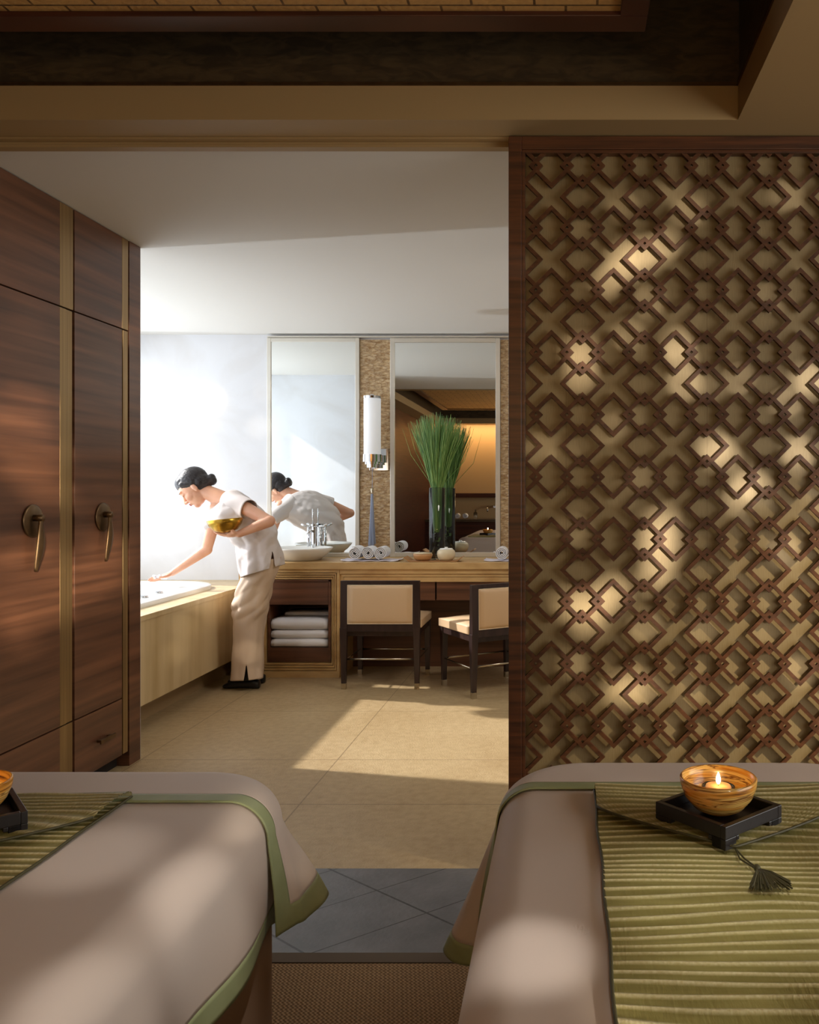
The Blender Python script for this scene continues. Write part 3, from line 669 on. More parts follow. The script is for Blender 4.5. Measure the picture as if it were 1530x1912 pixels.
# ------------------------------------------------------------------ bath surround and tub
BX = -2.375; DZ = .655
bs = empty('bath_surround', (-3, 5.5, 0), 'raised tan stone surround of the bath on the left', 'bath surround')
obj('front_panel', bx(BX-.03, BX, 4.362, VY+.0-.002, .15, DZ-.03), M['stone_pale'], bs)
obj('plinth', bx(BX-.16, BX-.125, 4.362, VY+.3, 0, .15), M['stone_plinth'], bs)
def rrect(x0, x1, y0, y1, r, n=10):
    p = []
    for cx, cy, a0 in ((x1-r, y1-r, 0), (x0+r, y1-r, PI/2), (x0+r, y0+r, PI), (x1-r, y0+r, 1.5*PI)):
        for k in range(n+1):
            a_ = a0+k/n*PI/2; p.append((cx+r*math.cos(a_), cy+r*math.sin(a_)))
    return p
TXa, TXb, TYa, TYb = -3.52, -2.53, 4.55, 6.42
bm = bmesh.new()
obj('deck', boxes([(BX-.03, BX+.006, 4.362, VY-.002, DZ-.03, DZ), (TXb-.05, BX-.03, 4.362, 6.748, DZ-.03, DZ), (-3.598, TXa+.04, 4.362, 6.748, DZ-.03, DZ), (TXa+.04, TXb-.05, 4.362, TYa+.08, DZ-.03, DZ), (TXa+.04, TXb-.05, TYb-.08, 6.748, DZ-.03, DZ),
    (TXb-.35, TXb-.05, TYb-.20, TYb-.08, DZ-.03, DZ)]), M['stone_pale'], bs)
tb = empty('bathtub', (-3.0, 5.5, DZ), 'white rounded bathtub set into the stone deck', 'bathtub')
bm = bmesh.new()
spec_ = [(0, .38, 0), (0, .38, .022), (-.008, .37, .028), (-.17, .28, .030), (-.185, .27, .022), (-.22, .24, -.12), (-.28, .2, -.42), (-.36, .1, -.46)]
rings = []
for o_, r_, dz in spec_:
    rings.append([bm.verts.new((x, y, DZ+dz)) for x, y in rrect(TXa-o_, TXb+o_, TYa-o_, TYb+o_, max(r_, .05))])
for r0, r1 in zip(rings, rings[1:]):
    n = len(r0)
    for k in range(n): bm.faces.new((r0[k], r0[(k+1) % n], r1[(k+1) % n], r1[k]))
bm.faces.new(rings[-1])
obj('shell', bm, M['white'], tb, smooth=True)
for q, (xx, yy) in enumerate(((-2.66, 5.62), (-2.64, 5.38))):
    bm = bmesh.new(); lathe(bm, [(0, 0), (.034, 0), (.034, .008), (.028, .014), (0, .016)], (xx-.02, yy, DZ+.029), 24)
    obj('control_knob', bm, M['chrome'], tb, smooth=True)
bm = bmesh.new(); vv = [bm.verts.new((x, y, DZ-.05)) for x, y in rrect(TXa+.2, TXb-.2, TYa+.2, TYb-.2, .2)]; bm.faces.new(vv)
tag(obj('bath_water', bm, M['water']), 'still water filling the white bathtub', 'water', kind='stuff')

# ------------------------------------------------------------------ person
PD = 5.88
pe = empty('person', px(462, 1284, 5.93), 'person in pale tunic and beige trousers stooping over the bath holding a brass bowl', 'person')
# head frame
Fv = Vector((-.66, -.22, -.72)).normalized(); Uv = Vector((-.74, 0, .67)); Uv = (Uv-Fv*Uv.dot(Fv)).normalized(); Lv = Uv.cross(Fv)
HC = px(362, 912, PD)
HM = Matrix.Translation(HC) @ Matrix(((Fv.x, Lv.x, Uv.x, 0), (Fv.y, Lv.y, Uv.y, 0), (Fv.z, Lv.z, Uv.z, 0), (0, 0, 0, 1)))
bm = bmesh.new()
ell(bm, (-.008, 0, .025), (.093, .074, .098), HM, 24)
ell(bm, (.030, 0, -.045), (.058, .058, .072), HM, 20)
ell(bm, (.058, 0, -.098), (.026, .026, .022), HM)
ell(bm, (.048, .034, -.035), (.038, .028, .036), HM); ell(bm, (.048, -.034, -.035), (.038, .028, .036), HM)
cap_(bm, (.084, 0, .008), (.108, 0, -.036), .008, .0115, M=HM)
ell(bm, (.097, .010, -.040), (.010, .008, .007), HM); ell(bm, (.097, -.010, -.040), (.010, .008, .007), HM)
ell(bm, (.078, 0, .030), (.016, .05, .014), HM)
ell(bm, (.083, 0, -.066), (.014, .022, .010), HM)
for s in (-1, 1):
    ell(bm, (.076, s*.031, .004), (.014, .017, .012), HM)
    ell(bm, (-.012, s*.076, -.022), (.016, .009, .031), HM); ell(bm, (-.010, s*.078, -.045), (.010, .007, .010), HM)
# neck
nb = px(424, 936, PD)
cap_(bm, HM @ Vector((-.035, 0, -.06)), nb, .048, .060, 18)
cap_(bm, nb, px(450, 965, PD), .058, .08, 18)
ell(bm, px(408, 948, PD), (.055, .07, .045))
# torso core and legs (under the clothes)
cap_(bm, px(445, 962, PD), px(488, 1015, PD), .10, .10, 16)
cap_(bm, px(488, 1015, PD), px(490, 1050, PD), .10, .115, 16)
JN = {}
nsh, nel, nwr = px(441, 940, 5.74), px(503, 973, 5.66), px(447, 997, 5.60)
fsh, fel, fwr = px(406, 950, 6.05), px(386, 1026, 6.08), px(322, 1070, 6.02)
cap_(bm, px(432, 950, PD), nsh, .06, .048); cap_(bm, px(420, 955, PD), fsh, .06, .046)
cap_(bm, nsh, nel, .050, .037, 16); cap_(bm, nel, nwr, .040, .024, 16)
cap_(bm, fsh, fel, .048, .036, 16); cap_(bm, fel, fwr, .040, .022, 16)
def hand(bm, wr, dirv, nrm, side, curl, spread=.12, tcurl=.5, sc_=1.0, thumb_dir=None):
    """nrm: palm normal; side: direction of the thumb"""
    d = Vector(dirv).normalized(); n = Vector(nrm); n = (n-d*n.dot(d)).normalized(); s = Vector(side); s = (s-d*s.dot(d)-n*s.dot(n)).normalized()
    Mh = Matrix.Translation(wr) @ Matrix(((d.x, s.x, n.x, 0), (d.y, s.y, n.y, 0), (d.z, s.z, n.z, 0), (0, 0, 0, 1))) @ Matrix.Scale(sc_, 4)
    ell(bm, (.012, 0, 0), (.030, .024, .017), Mh); ell(bm, (.048, 0, -.002), (.046, .037, .015), Mh); ell(bm, (.035, .022, .004), (.032, .016, .015), Mh)
    for k, (yo, ln) in enumerate(((.027, .070), (.009, .078), (-.009, .073), (-.026, .058))):
        p = Vector((.082, yo, 0)); a_ = 0; sp2 = (yo/.027)*spread
        for q, fr in enumerate((.45, .3, .25)):
            a_ += curl*(1.0 if q else .6)
            dv = Vector((math.cos(a_)*math.cos(sp2), math.sin(sp2), math.sin(a_)))
            p2 = p+dv*ln*fr
            r0 = .0088-.0011*q; cap_(bm, p, p2, r0, r0-.0009, 10, M=Mh); p = p2
    p = Vector((.022, .030, .004)); td = Vector(thumb_dir or (.62, .7, .25)).normalized()
    for q, ln in enumerate((.035, .030, .024)):
        p2 = p+td*ln; cap_(bm, p, p2, .0115-.0012*q, .0105-.0014*q, 10, M=Mh); p = p2
        td = (td+Vector((.35*tcurl, -.5*tcurl, .3*tcurl))).normalized()
    return Mh
# far hand reaching over the water, palm up; near hand cradling the bowl
hand(bm, fwr, px(283, 1085, 5.96)-fwr, (0.05, -.25, 1), (.2, -1, .1), .16, .08, .3)
hand(bm, nwr, px(404, 997, 5.60)-nwr+Vector((0, -.01, -.012)), (-.05, .25, 1), (0, -1, .35), .22, .1, .6, thumb_dir=(.45, .55, .7))
# ankles, hidden feet
for (a0, b0) in ((px(452, 1140, 5.85), px(464, 1262, 5.90)), (px(474, 1140, 6.03), px(478, 1258, 6.06))):
    cap_(bm, a0, b0, .05, .034); cap_(bm, b0, b0+Vector((-.05, 0, -.035)), .032, .024)
cap_(bm, px(488, 1050, 5.82), px(452, 1140, 5.85), .08, .05); cap_(bm, px(492, 1050, 5.98), px(474, 1140, 6.03), .08, .05)
tmp = obj('tmp', bm, M['skin'], recenter=False)
md = tmp.modifiers.new('r', 'REMESH'); md.mode = 'VOXEL'; md.voxel_size = .0042; md.use_smooth_shade = True
md = tmp.modifiers.new('s', 'SMOOTH'); md.factor = .5; md.iterations = 4
bpy.context.view_layer.update()
dg = bpy.context.evaluated_depsgraph_get(); me = bpy.data.meshes.new_from_object(tmp.evaluated_get(dg)); me.name = 'body'
bpy.data.objects.remove(tmp)
body = bpy.data.objects.new('body', me); COL.objects.link(body); body.parent = pe; me.transform(Matrix.Translation(-pe.location)); me.shade_smooth()

def remeshed(name, bm, m, par, vox, it=4, disp=None):
    tmp = obj('tmp', bm, m, recenter=False)
    md = tmp.modifiers.new('r', 'REMESH'); md.mode = 'VOXEL'; md.voxel_size = vox; md.use_smooth_shade = True
    md = tmp.modifiers.new('s', 'SMOOTH'); md.factor = .5; md.iterations = it
    bpy.context.view_layer.update()
    dg = bpy.context.evaluated_depsgraph_get(); me = bpy.data.meshes.new_from_object(tmp.evaluated_get(dg)); me.name = name
    bpy.data.objects.remove(tmp)
    if disp:
        for v in me.vertices: v.co += v.normal*disp(v.co)
    o = bpy.data.objects.new(name, me); COL.objects.link(o); o.parent = par; me.transform(Matrix.Translation(-wloc(par))); me.shade_smooth()
    return o
bm = bmesh.new()
ell(bm, (-.030, 0, .042), (.108, .083, .096), HM, 28)
ell(bm, (.018, 0, .072), (.062, .066, .056), HM, 24)
ell(bm, (-.055, 0, .000), (.075, .078, .075), HM, 24)
ell(bm, (-.095, 0, -.035), (.045, .05, .035), HM, 20)
ell(bm, (-.118, 0, -.042), (.036, .042, .038), HM, 20)
ell(bm, (-.136, 0, -.030), (.024, .032, .026), HM, 16)
for s in (-1, 1):
    cap_(bm, (.035, s*.066, .055), (-.02, s*.074, .012), .018, .014, M=HM)
remeshed('hair', bm, M['hair'], pe, .004, 3, lambda c_: .0015*noise.noise(Vector((c_.x*60, c_.y*200, c_.z*60))))
for s in (-1, 1):
    bm = bmesh.new(); tube(bm, [HM @ Vector((.086-.010*abs(t)-.0, s*(.031+.015*t), -.001-.003*(1-t*t))) for t in (-1, -.5, 0, .5, 1)], [.0008, .0018, .002, .002, .001], 6)
    obj('eyelash', bm, M['hair'], pe)
    bm = bmesh.new(); tube(bm, [HM @ Vector((.092-.011*abs(t)**2-.004*(t > 0)*t, s*(.031+.019*t), .027+.002*(1-t*t))) for t in (-1, -.5, 0, .5, 1)], [.001, .002, .002, .0018, .0006], 6)
    obj('eyebrow', bm, M['hair'], pe)
bm = bmesh.new(); ell(bm, (.0955, 0, -.0625), (.005, .017, .004), HM, 10); ell(bm, (.0945, 0, -.0705), (.005, .015, .0045), HM, 10)
obj('lips', bm, M['lips'], pe, smooth=True)

# tunic: lofted shell with folds
def loft(rings, n=64, folds=None, sub=5, cut=None):
    """rings: (center, axis_a, axis_b, exponent); Catmull-like interpolation"""
    K = len(rings)
    def cat(v, t):
        i = min(int(t), K-2); f_ = t-i
        p0, p1, p2, p3 = v[max(i-1, 0)], v[i], v[i+1], v[min(i+2, K-1)]
        return .5*((2*p1)+(p2-p0)*f_+(2*p0-5*p1+4*p2-p3)*f_*f_+(3*p1-p0-3*p2+p3)*f_**3)
    C_ = [Vector(r[0]) for r in rings]; A_ = [Vector(r[1]) for r in rings]; B_ = [Vector(r[2]) for r in rings]
    m_ = (K-1)*sub; vs = []; fs = []
    for i in range(m_+1):
        t = i/sub; c_, a_, b_ = cat(C_, t), cat(A_, t), cat(B_, t)
        for k in range(n):
            th = k/n*2*PI
            if cut and t/(K-1) > cut[1]:
                dl = th-cut[0]; th += math.copysign(cut[2]*(t/(K-1)-cut[1])*math.exp(-abs(dl)*4), dl)
            cc, ss = math.cos(th), math.sin(th)
            e_ = .88
            x = math.copysign(abs(cc)**e_, cc); y = math.copysign(abs(ss)**e_, ss)
            sc2 = 1+(folds(t/(K-1), th) if folds else 0)
            vs.append(c_+(a_*x+b_*y)*sc2)
    for i in range(m_):
        for k in range(n):
            if cut and (i+.5)/m_ > cut[1] and k/n*2*PI <= cut[0] < (k+1)/n*2*PI: continue
            fs.append((i*n+k, i*n+(k+1) % n, (i+1)*n+(k+1) % n, (i+1)*n+k))
    return vs, fs
def join(*ms):
    V_, F_ = [], []
    for v, f_ in ms:
        o_ = len(V_); V_ += list(v); F_ += [tuple(q+o_ for q in g2) for g2 in f_]
    return V_, F_
def ring(f_, b_, hd, tw=0, d=PD):
    F_, B_ = px(*f_, d), px(*b_, d); c_ = (F_+B_)/2; a_ = (B_-F_)/2
    return (c_, a_, Vector((-tw*hd, hd, 0)))
def tf(t, th):
    v = .0
    v += .09*max(0, t-.5)*math.sin(5*th+4*t)+.05*max(0, t-.5)*math.sin(9*th-2)
    w_ = math.exp(-((t-.60)/.09)**2)
    v -= w_*.10*(.5+.5*math.sin(th*3+18*t)); v += .075*abs(math.sin(13*t+3*math.cos(th)+th+2*noise.noise(Vector((th, t*5, 0)))))*math.exp(-((t-.58)/.2)**2)
    v += .10*noise.noise(Vector((math.cos(th)*3, math.sin(th)*3+t*4, t*9)))*(.08+t)+.022*noise.noise(Vector((math.cos(th)*5+t*6, math.sin(th)*5, t*22)))
    return v
torso = loft([ring((400, 951), (423, 917), .055, .5), ring((391, 952), (440, 915), .15, .45), ring((385, 965), (458, 925), .175, .42), ring((394, 980), (482, 945), .180, .38), ring((409, 994), (502, 968), .165, .3),
              ring((428, 1006), (514, 992), .15, .2), ring((445, 1021), (519, 1013), .145, .1), ring((447, 1045), (525, 1034), .165, .05), ring((455, 1077), (526, 1055), .18, 0)], 144, tf, 10, (5.62, .84, .9))
def sleeve(p0, p1, r0, r1, seed):
    d = (p1-p0).normalized(); a_, b_ = frame_axes(d)
    rs = [(p0-d*.03, a_*r0*.6, b_*r0*.6), (p0, a_*r0, b_*r0), (p0.lerp(p1, .5), a_*(r0+r1)/2, b_*(r0+r1)/2), (p1, a_*r1, b_*r1)]
    return loft(rs, 48, lambda t, th: .04*math.sin(3*th+seed+4*t)*t+.03*math.sin(12*t+2*th+seed), 6)
sl1 = sleeve(px(430, 937, 5.80), px(465, 951, 5.712), .080, .063, 1)
sl2 = sleeve(px(420, 944, 5.97), px(393, 979, 6.09), .088, .060, 2)
tu = obj('tunic', join(torso, sl1, sl2), M['tunic'], pe, smooth=True, solid=.003)
# trousers
def leg_rings(d, dx, tw):
    r = []
    for f_, b_, hd in (((452+dx*.1, 1056), (525, 1040), .105), ((449+dx*.2, 1085), (519, 1062), .110), ((441+dx*.5, 1112), (507, 1092), .098), ((436+dx, 1140), (497+dx*.3, 1132), .088), ((437+dx, 1165), (489+dx*.5, 1163), .078), ((436+dx, 1215), (488+dx*.4, 1215), .078), ((433.5+dx, 1268), (489+dx*.3, 1265), .082)):
        r.append(ring(f_, b_, hd, 0, d))
    return r
def lf(seed):
    def g_(t, th):
        return .05*math.sin(2*th+seed)*t+.035*math.sin(5*th+7*t+seed)*(.4+t)+.10*math.exp(-((t-.48)/.16)**2)*abs(math.sin(t*22+2.5*math.sin(th+1)+seed))+.10*noise.noise(Vector((math.cos(th)*2.0+t*3, math.sin(th)*1.6, t*6+seed)))-.04
    return g_
lg1 = loft(leg_rings(5.84, 0, 0), 108, lf(1), 12, (4.92, .90, 1.6))
lg2 = loft(leg_rings(6.0, 12, 0), 108, lf(3), 12)
obj('trousers', join(lg1, lg2), M['trousers'], pe, smooth=True, solid=.003)
# socks
for a0, b0 in ((px(462, 1215, 5.89), px(465, 1272, 5.90)), (px(476, 1215, 6.05), px(479, 1268, 6.06))):
    bm = bmesh.new(); tube(bm, [a0, a0.lerp(b0, .6), b0, b0-Vector((0, 0, .02))], [.046, .043, .046, .048], 20); obj('sock', bm, M['black'], pe, smooth=True)
# shoes
def shoe(cx, cy, L, yaw):
    bm = bmesh.new(); R0 = Matrix.Translation((cx, cy, 0)) @ Matrix.Rotation(yaw, 4, 'Z')
    prof = [(-.50, .020, .055, .0), (-.47, .028, .060, 0), (-.35, .034, .064, 0), (-.15, .031, .060, 0), (.0, .034, .055, 0), (.2, .043, .046, 0), (.36, .042, .036, 0), (.46, .030, .026, 0), (.50, .012, .016, 0)]
    rows = []
    for t, w_, h_, _ in prof:
        row = []
        for k in range(16):
            a_ = k/16*2*PI; y = math.cos(a_)*w_; z = .003+h_*(.5+.5*math.copysign(abs(math.sin(a_))**.6, math.sin(a_)))
            row.append(bm.verts.new(R0 @ Vector((t*L, y, z))))
        rows.append(row)
    for r0, r1 in zip(rows, rows[1:]):
        for k in range(16): bm.faces.new((r0[k], r0[(k+1) % 16], r1[(k+1) % 16], r1[k]))
    bm.faces.new(rows[0]); bm.faces.new(rows[-1][::-1])
    return bm
s1 = px(454, 1284, 5.91)
obj('shoe', shoe(s1.x, 5.88, .262, PI-.08), M['black'], pe, smooth=True, sub=1)
obj('shoe', shoe(px(463, 1284, 6.06).x, 6.04, .262, PI+.03), M['black'], pe, smooth=True, sub=1)
# brass bowl
bc = px(420.5, 970, 5.60)+Vector((0, -.005, 0))
bm = bmesh.new(); lathe(bm, [(0, -.088), (.04, -.087), (.075, -.070), (.102, -.035), (.114, 0), (.112, .001), (.099, -.033), (.072, -.066), (.04, -.082), (0, -.083)], (0, 0, 0), 40)
bmesh.ops.transform(bm, matrix=Matrix.Translation(bc) @ Matrix.Rotation(-.11, 4, 'Y') @ Matrix.Rotation(-.02, 4, 'X'), verts=bm.verts[:])
tag(obj('brass_bowl', bm, M['brass'], smooth=True), 'hammered golden brass bowl held in the hand of the stooping person', 'bowl')
# foam on the open palm
bm = bmesh.new(); hp = px(299, 1078, 5.98)
for k in range(40):
    ell(bm, hp+Vector((random.uniform(-.05, .05), random.uniform(-.02, .02), random.uniform(-.008, .012))), [random.uniform(.005, .012)]*3, n=8)
tag(obj('bath_foam', bm, M['towel'], smooth=True), 'white foam lying on the open palm above the bath', 'foam', kind='stuff')

# ------------------------------------------------------------------ massage tables
TZ = .72
def cmap(T, a, b, e=0):
    R_, r_ = T['R'], T['r']+e
    hx = T['W']/2-T['R']; hy = T['ye']-T['R']; z = TZ+e
    da = max(0, abs(a)-hx); db = max(0, b-hy); s = 1 if a > 0 else -1
    p = T.get('p', 2)
    h = math.hypot(da, db)
    if h < 1e-9: return Vector((T['x']+a, b, z))
    rho = (da**p+db**p)**(1/p)
    u = Vector((s*da/h, db/h, 0)); base = Vector((T['x']+s*min(abs(a), hx), min(b, hy), z))
    fl = R_-T['r']
    if rho < fl: return base+u*rho
    q = rho-fl
    if q < r_*PI/2:
        t = q/r_; return base+u*(fl+r_*math.sin(t))-Vector((0, 0, r_*(1-math.cos(t))))
    Lh = q-r_*PI/2; cs = abs(2*da*db/(h*h))
    k = T['k0']+(T['kc']-T['k0'])*cs**1.3+T.get('wave', .05)*math.sin(b*T.get('wf', 17)+a*9+T['x'])
    kx = 0
    if 'kx' in T and b > hy-.2 and da > 0:
        w1 = min(1, max(0, (b-T['b0']+.03)/.12)); w1 = w1*w1*(3-2*w1); tt = db/(da+db); w2 = 1-min(1, max(0, (tt-.55)/.45)); kx = T['kx']*w1*w2*Lh
    return base+u*(fl+r_+k*Lh)+Vector((s*kx, 0, 0))-Vector((0, 0, r_+Lh*math.sqrt(max(.2, 1-k*k))))
def rho_for(T, drop): return (T['R']-T['r'])+T['r']*PI/2+(drop-T['r'])
def cloth(T, name, a_rng, b_rng, bands, e, na, nb_, label, cat, sag=None):
    """bands(a,b)->True where the green border is"""
    fn = lambda u, v: cmap(T, a_rng[0]+(a_rng[1]-a_rng[0])*u, b_rng[0]+(b_rng[1]-b_rng[0])*v, e)+(sag(a_rng[0]+(a_rng[1]-a_rng[0])*u, b_rng[0]+(b_rng[1]-b_rng[0])*v) if sag else Vector((0, 0, 0)))
    ev = lambda u, v: bands(a_rng[0]+(a_rng[1]-a_rng[0])*u, b_rng[0]+(b_rng[1]-b_rng[0])*v)
    o = obj(name, grid(fn, na, nb_, lambda u, v: not ev(u, v)), M['sheet'], smooth=True, solid=.0025)
    tag(o, label, cat)
    fn2 = lambda u, v: fn(u, v)+Vector((0, 0, .0003))
    obj('green_border', grid(fn2, na, nb_, ev), M['sage'], o, smooth=True, solid=.0032)
    return o
BW = .043
def table(x, W_, ye, b0, over, mainhem, side, p, kc, k0, kx):
    T = dict(x=x, W=W_, ye=ye, R=.19, r=.075, k0=k0, kc=kc, p=p, b0=b0)
    Tc = dict(T, kx=kx)
    T0 = dict(T, k0=0, kc=0, p=2, wave=0)
    rt = rho_for(T0, TZ-.006); hx = W_/2-.19; hy = ye-.19
    fn = lambda u, v: cmap(T0, (2*u-1)*(hx+rt), -.9+(hy+rt+.9)*v, -.014)
    # polar cut so the skirt ends level with the floor
    def fnp(u, v):
        # path round the table: u along perimeter, v from centre line to floor
        tot = 1.0
        t = u*3
        if t < 1: a, b, ux, uy = -hx, -.9+(hy+.9)*t, -1, 0
        elif t < 2:
            t2 = (t-1)
            if t2 < .25: an = t2/.25*PI/2; a, b, ux, uy = -hx, hy, -math.cos(an), math.sin(an)
            elif t2 > .75: an = (1-t2)/.25*PI/2; a, b, ux, uy = hx, hy, math.cos(an), math.sin(an)
            else: a, b, ux, uy = -hx+2*hx*(t2-.25)/.5, hy, 0, 1
        else: a, b, ux, uy = hx, hy-(hy+.9)*(t-2), 1, 0
        q = v*rt
        return cmap(T0, a+ux*q, b+uy*q, -.014)
    e_ = empty('massage_table', (x, 1.0, 0), 'massage table on the %s side, wrapped in a taupe skirt' % side, 'massage table', 'massage tables')
    obj('skirt', grid(fnp, 120, 24), M['skirt'], e_, smooth=True)
    obj('table_pad', bx(x-hx-.0, x+hx, -.9, hy, TZ-.06, TZ-.016), M['skirt'], e_)
    # main sheet
    rm = rho_for(T, mainhem); amax = hx+rm
    Tm = dict(T, p=2, kc=.1, wave=.07, wf=14)
    sag = lambda a, b: Vector((0, 0, .0035*noise.noise(Vector((a*2.5, b*2.5, x)))))
    cloth(Tm, 'bed_sheet', (-amax, amax), (-.6, b0+.10), lambda a, b: abs(a) > amax-BW, 0, 150, 70, 'long taupe sheet with green hem over the %s massage table' % side, 'sheet', sag)
    ro = rho_for(T, over); am = hx+ro; bmx = hy+ro
    cloth(Tc, 'foot_cover', (-am, am), (b0, bmx), lambda a, b: abs(a) > am-BW or b > bmx-BW or b < b0+BW*.95, .006, 180, 80, 'taupe cover with green border folded across the far end of the %s massage table' % side, 'sheet')
    return T
TL = table(-1.035, .86, 1.965, 1.722, .275, .27, 'left', 8, .26, .03, .28)
TR = table(.29, .86, 2.03, 1.80, .40, .30, 'right', 8, .24, .03, .26)

# runner with pleats, folded point, piping and tassel
def ridges(x, y, s):
    w_ = y*262+4.6*noise.noise(Vector((x*1.6, y*7, s)))*2.0+2.2*noise.noise(Vector((x*5.0, y*22, s+9)))
    m_ = .62+.5*noise.noise(Vector((x*1.5, y*9, s+4)))
    v = max(0, math.cos(w_))**1.9
    return v*max(.1, min(1, m_+.25))
def set_ridge(o, pts):
    at = o.data.attributes.new('ridge', 'FLOAT', 'POINT')
    for i, v in enumerate(pts): at.data[i].value = v
def runner(x0, x1, yend, yfold, ytip, side, y_near, s):
    xc = (x0+x1)/2; z0 = TZ+.0085
    R_ = []
    def fn(u, v):
        x = x0+(x1-x0)*u; y = y_near+(yend-y_near)*v; q = ridges(x, y, s); R_.append(q)
        edge = .001*math.sin(y*23)+.003*noise.noise(Vector((y*6, x, 1)))
        xx = x+(edge if u in (0, 1) else 0)
        return Vector((xx, y, z0+.0032*q+.0025*noise.noise(Vector((x*4, y*5, s)))))
    o = obj('table_runner', grid(fn, 60, 620), M['runner'], recenter=True, solid=0); set_ridge(o, R_)
    o.data.shade_smooth()
    tag(o, 'green pleated silk runner laid along the %s massage table' % side, 'table runner')
    R2 = []
    def yb_(x): return yfold-(yfold-ytip)*max(0, 1-abs(x-xc)/((x1-x0)/2))**.8
    def fn2(u, v):
        x = x0+(x1-x0)*u; y1_ = yb_(x); y = yend-(yend-y1_)*v; q = ridges(x, -y, s+20); R2.append(q)
        lift = .013+.005*math.sin(v*PI)+.0035*noise.noise(Vector((x*6, y*6, s+2)))
        if v < .08: lift = .013*math.sin(v/.08*PI/2)
        return Vector((x, y+(.004*math.sin(min(v, .08)/.08*PI)), z0+lift+.003*q))
    fl = obj('folded_point', grid(fn2, 60, 130), M['runner'], o, smooth=True); set_ridge(fl, R2)
    bm = bmesh.new()
    zf = lambda x, y, l: z0+l
    for xx in (x0, x1):
        tube(bm, [(xx+.001*math.sin(y*23)+.003*noise.noise(Vector((y*6, xx, 1))), y, z0+.001) for y in [y_near+(yend-y_near)*k/60 for k in range(61)]], .0026, 6)
    tube(bm, [(x0+(x1-x0)*k/50, yb_(x0+(x1-x0)*k/50), z0+.0135) for k in range(51)], .0024, 6)
    obj('piping', bm, M['green_cord'], o, smooth=True)
    bm = bmesh.new(); tp = Vector((xc, ytip, z0+.010))
    for s_ in (-1, 1): tube(bm, [tp, tp+Vector((.004+s_*.004, -.035, -.002)), tp+Vector((.018+s_*.002, -.075, 0))], .0016, 6)
    kn = tp+Vector((.019, -.080, .002)); ell(bm, kn, (.006, .009, .006), n=10)
    for k in range(90):
        a_ = random.uniform(-.48, .62); ln = random.uniform(.058, .078)
        e_ = kn+Vector((math.sin(a_)*ln+.004, -math.cos(a_)*ln, -.004+random.random()*.008)); mdp = kn.lerp(e_, .5)+Vector((math.sin(a_)*-.006, 0, .005))
        tube(bm, [kn, mdp, e_], .0011, 4)
    obj('tassel', bm, M['green_cord'], o)
    return o
runner(.060, .522, 1.785, 1.655, 1.467, 'right', .75, 1.0)
runner(-1.335, -.884, 1.745, 1.60, 1.40, 'left', .9, 5.0)

# trays, onyx bowls, candles
def tray_set(cx, cy, ang, side):
    h = .0815; z = TZ+.0205
    R0 = Matrix.Translation((cx, cy, z)) @ Matrix.Rotation(ang, 4, 'Z')
    bm = bmesh.new(); t = .011; hz = .036
    box(bm, -h+t, h-t, -h+t, h-t, .012, .019, R0)
    for a_ in range(4):
        Q = R0 @ Matrix.Rotation(a_*PI/2, 4, 'Z')
        box(bm, -h, h-t, -h, -h+t, .014, hz, Q)
        box(bm, -h, -h+.030, -h, -h+t, -.005, .014, Q); box(bm, h-.030, h-t, -h, -h+t, -.005, .014, Q)
        box(bm, -h+.030, -h+.038, -h, -h+t, .006, .014, Q); box(bm, h-.038, h-.030, -h, -h+t, .006, .014, Q)
        box(bm, -h+.0, -h+t, -h+t, -h+.030, -.005, .014, Q)
    tag(obj('black_tray', bm, M['tray'], bevel=.0012), 'square black footed tray on the %s massage table' % side, 'tray')
    bz = z+.0195
    bm = bmesh.new(); r_ = .0705
    pf = [(0, 0), (.020, 0), (.028, .002), (.046, .012), (.061, .030), (.069, .050), (r_, .064), (r_-.002, .0662), (r_-.005, .065), (.064, .050), (.056, .031), (.042, .016), (.02, .008), (0, .007)]
    lathe(bm, pf, (cx, cy, bz), 56)
    tag(obj('onyx_bowl', bm, M['onyx'], smooth=True), 'banded amber onyx bowl holding a candle on the %s tray' % side, 'bowl')
    cz = bz+.042
    bm = bmesh.new(); lathe(bm, [(0, -.014), (.045, -.014), (.0455, -.0135), (0, -.0133)], (cx, cy, cz), 32)
    tag(obj('bowl_water', bm, M['water'], smooth=True), 'shallow water around the candle in the %s onyx bowl' % side, 'water', kind='stuff')
    ca = empty('floating_candle', (cx, cy, cz-.012), 'lit floating candle in a clear cup inside the %s onyx bowl' % side, 'candle')
    bm = bmesh.new(); lathe(bm, [(0, -.014), (.022, -.014), (.030, -.004), (.0305, .006), (.029, .0065), (.0275, .004), (.021, -.011), (0, -.011)], (cx, cy, cz), 32); obj('cup', bm, M['glass'], ca, smooth=True)
    bm = bmesh.new(); lathe(bm, [(0, -.010), (.0205, -.010), (.0235, .004), (.0225, .0075), (0, .0065)], (cx, cy, cz), 32); obj('wax', bm, M['wax'], ca, smooth=True)
    bm = bmesh.new(); tube(bm, [(cx, cy, cz+.006), (cx, cy, cz+.013)], .0007, 6); obj('wick', bm, M['black'], ca)
    bm = bmesh.new(); lathe(bm, [(0, .009), (.0028, .011), (.0046, .016), (.0042, .021), (.0024, .027), (.0008, .031), (0, .032)], (cx, cy, cz), 16); obj('flame', bm, M['flame'], ca, smooth=True)
    l = bpy.data.lights.new('candle_light', 'POINT'); lo = bpy.data.objects.new('candle_light', l); COL.objects.link(lo); lo.location = (cx, cy, cz+.038); l.energy = .10; l.color = (1, .55, .22); l.shadow_soft_size = .006
tray_set(.281, 1.578, math.radians(41), 'right')
tray_set(-1.082, 1.548, math.radians(41), 'left')

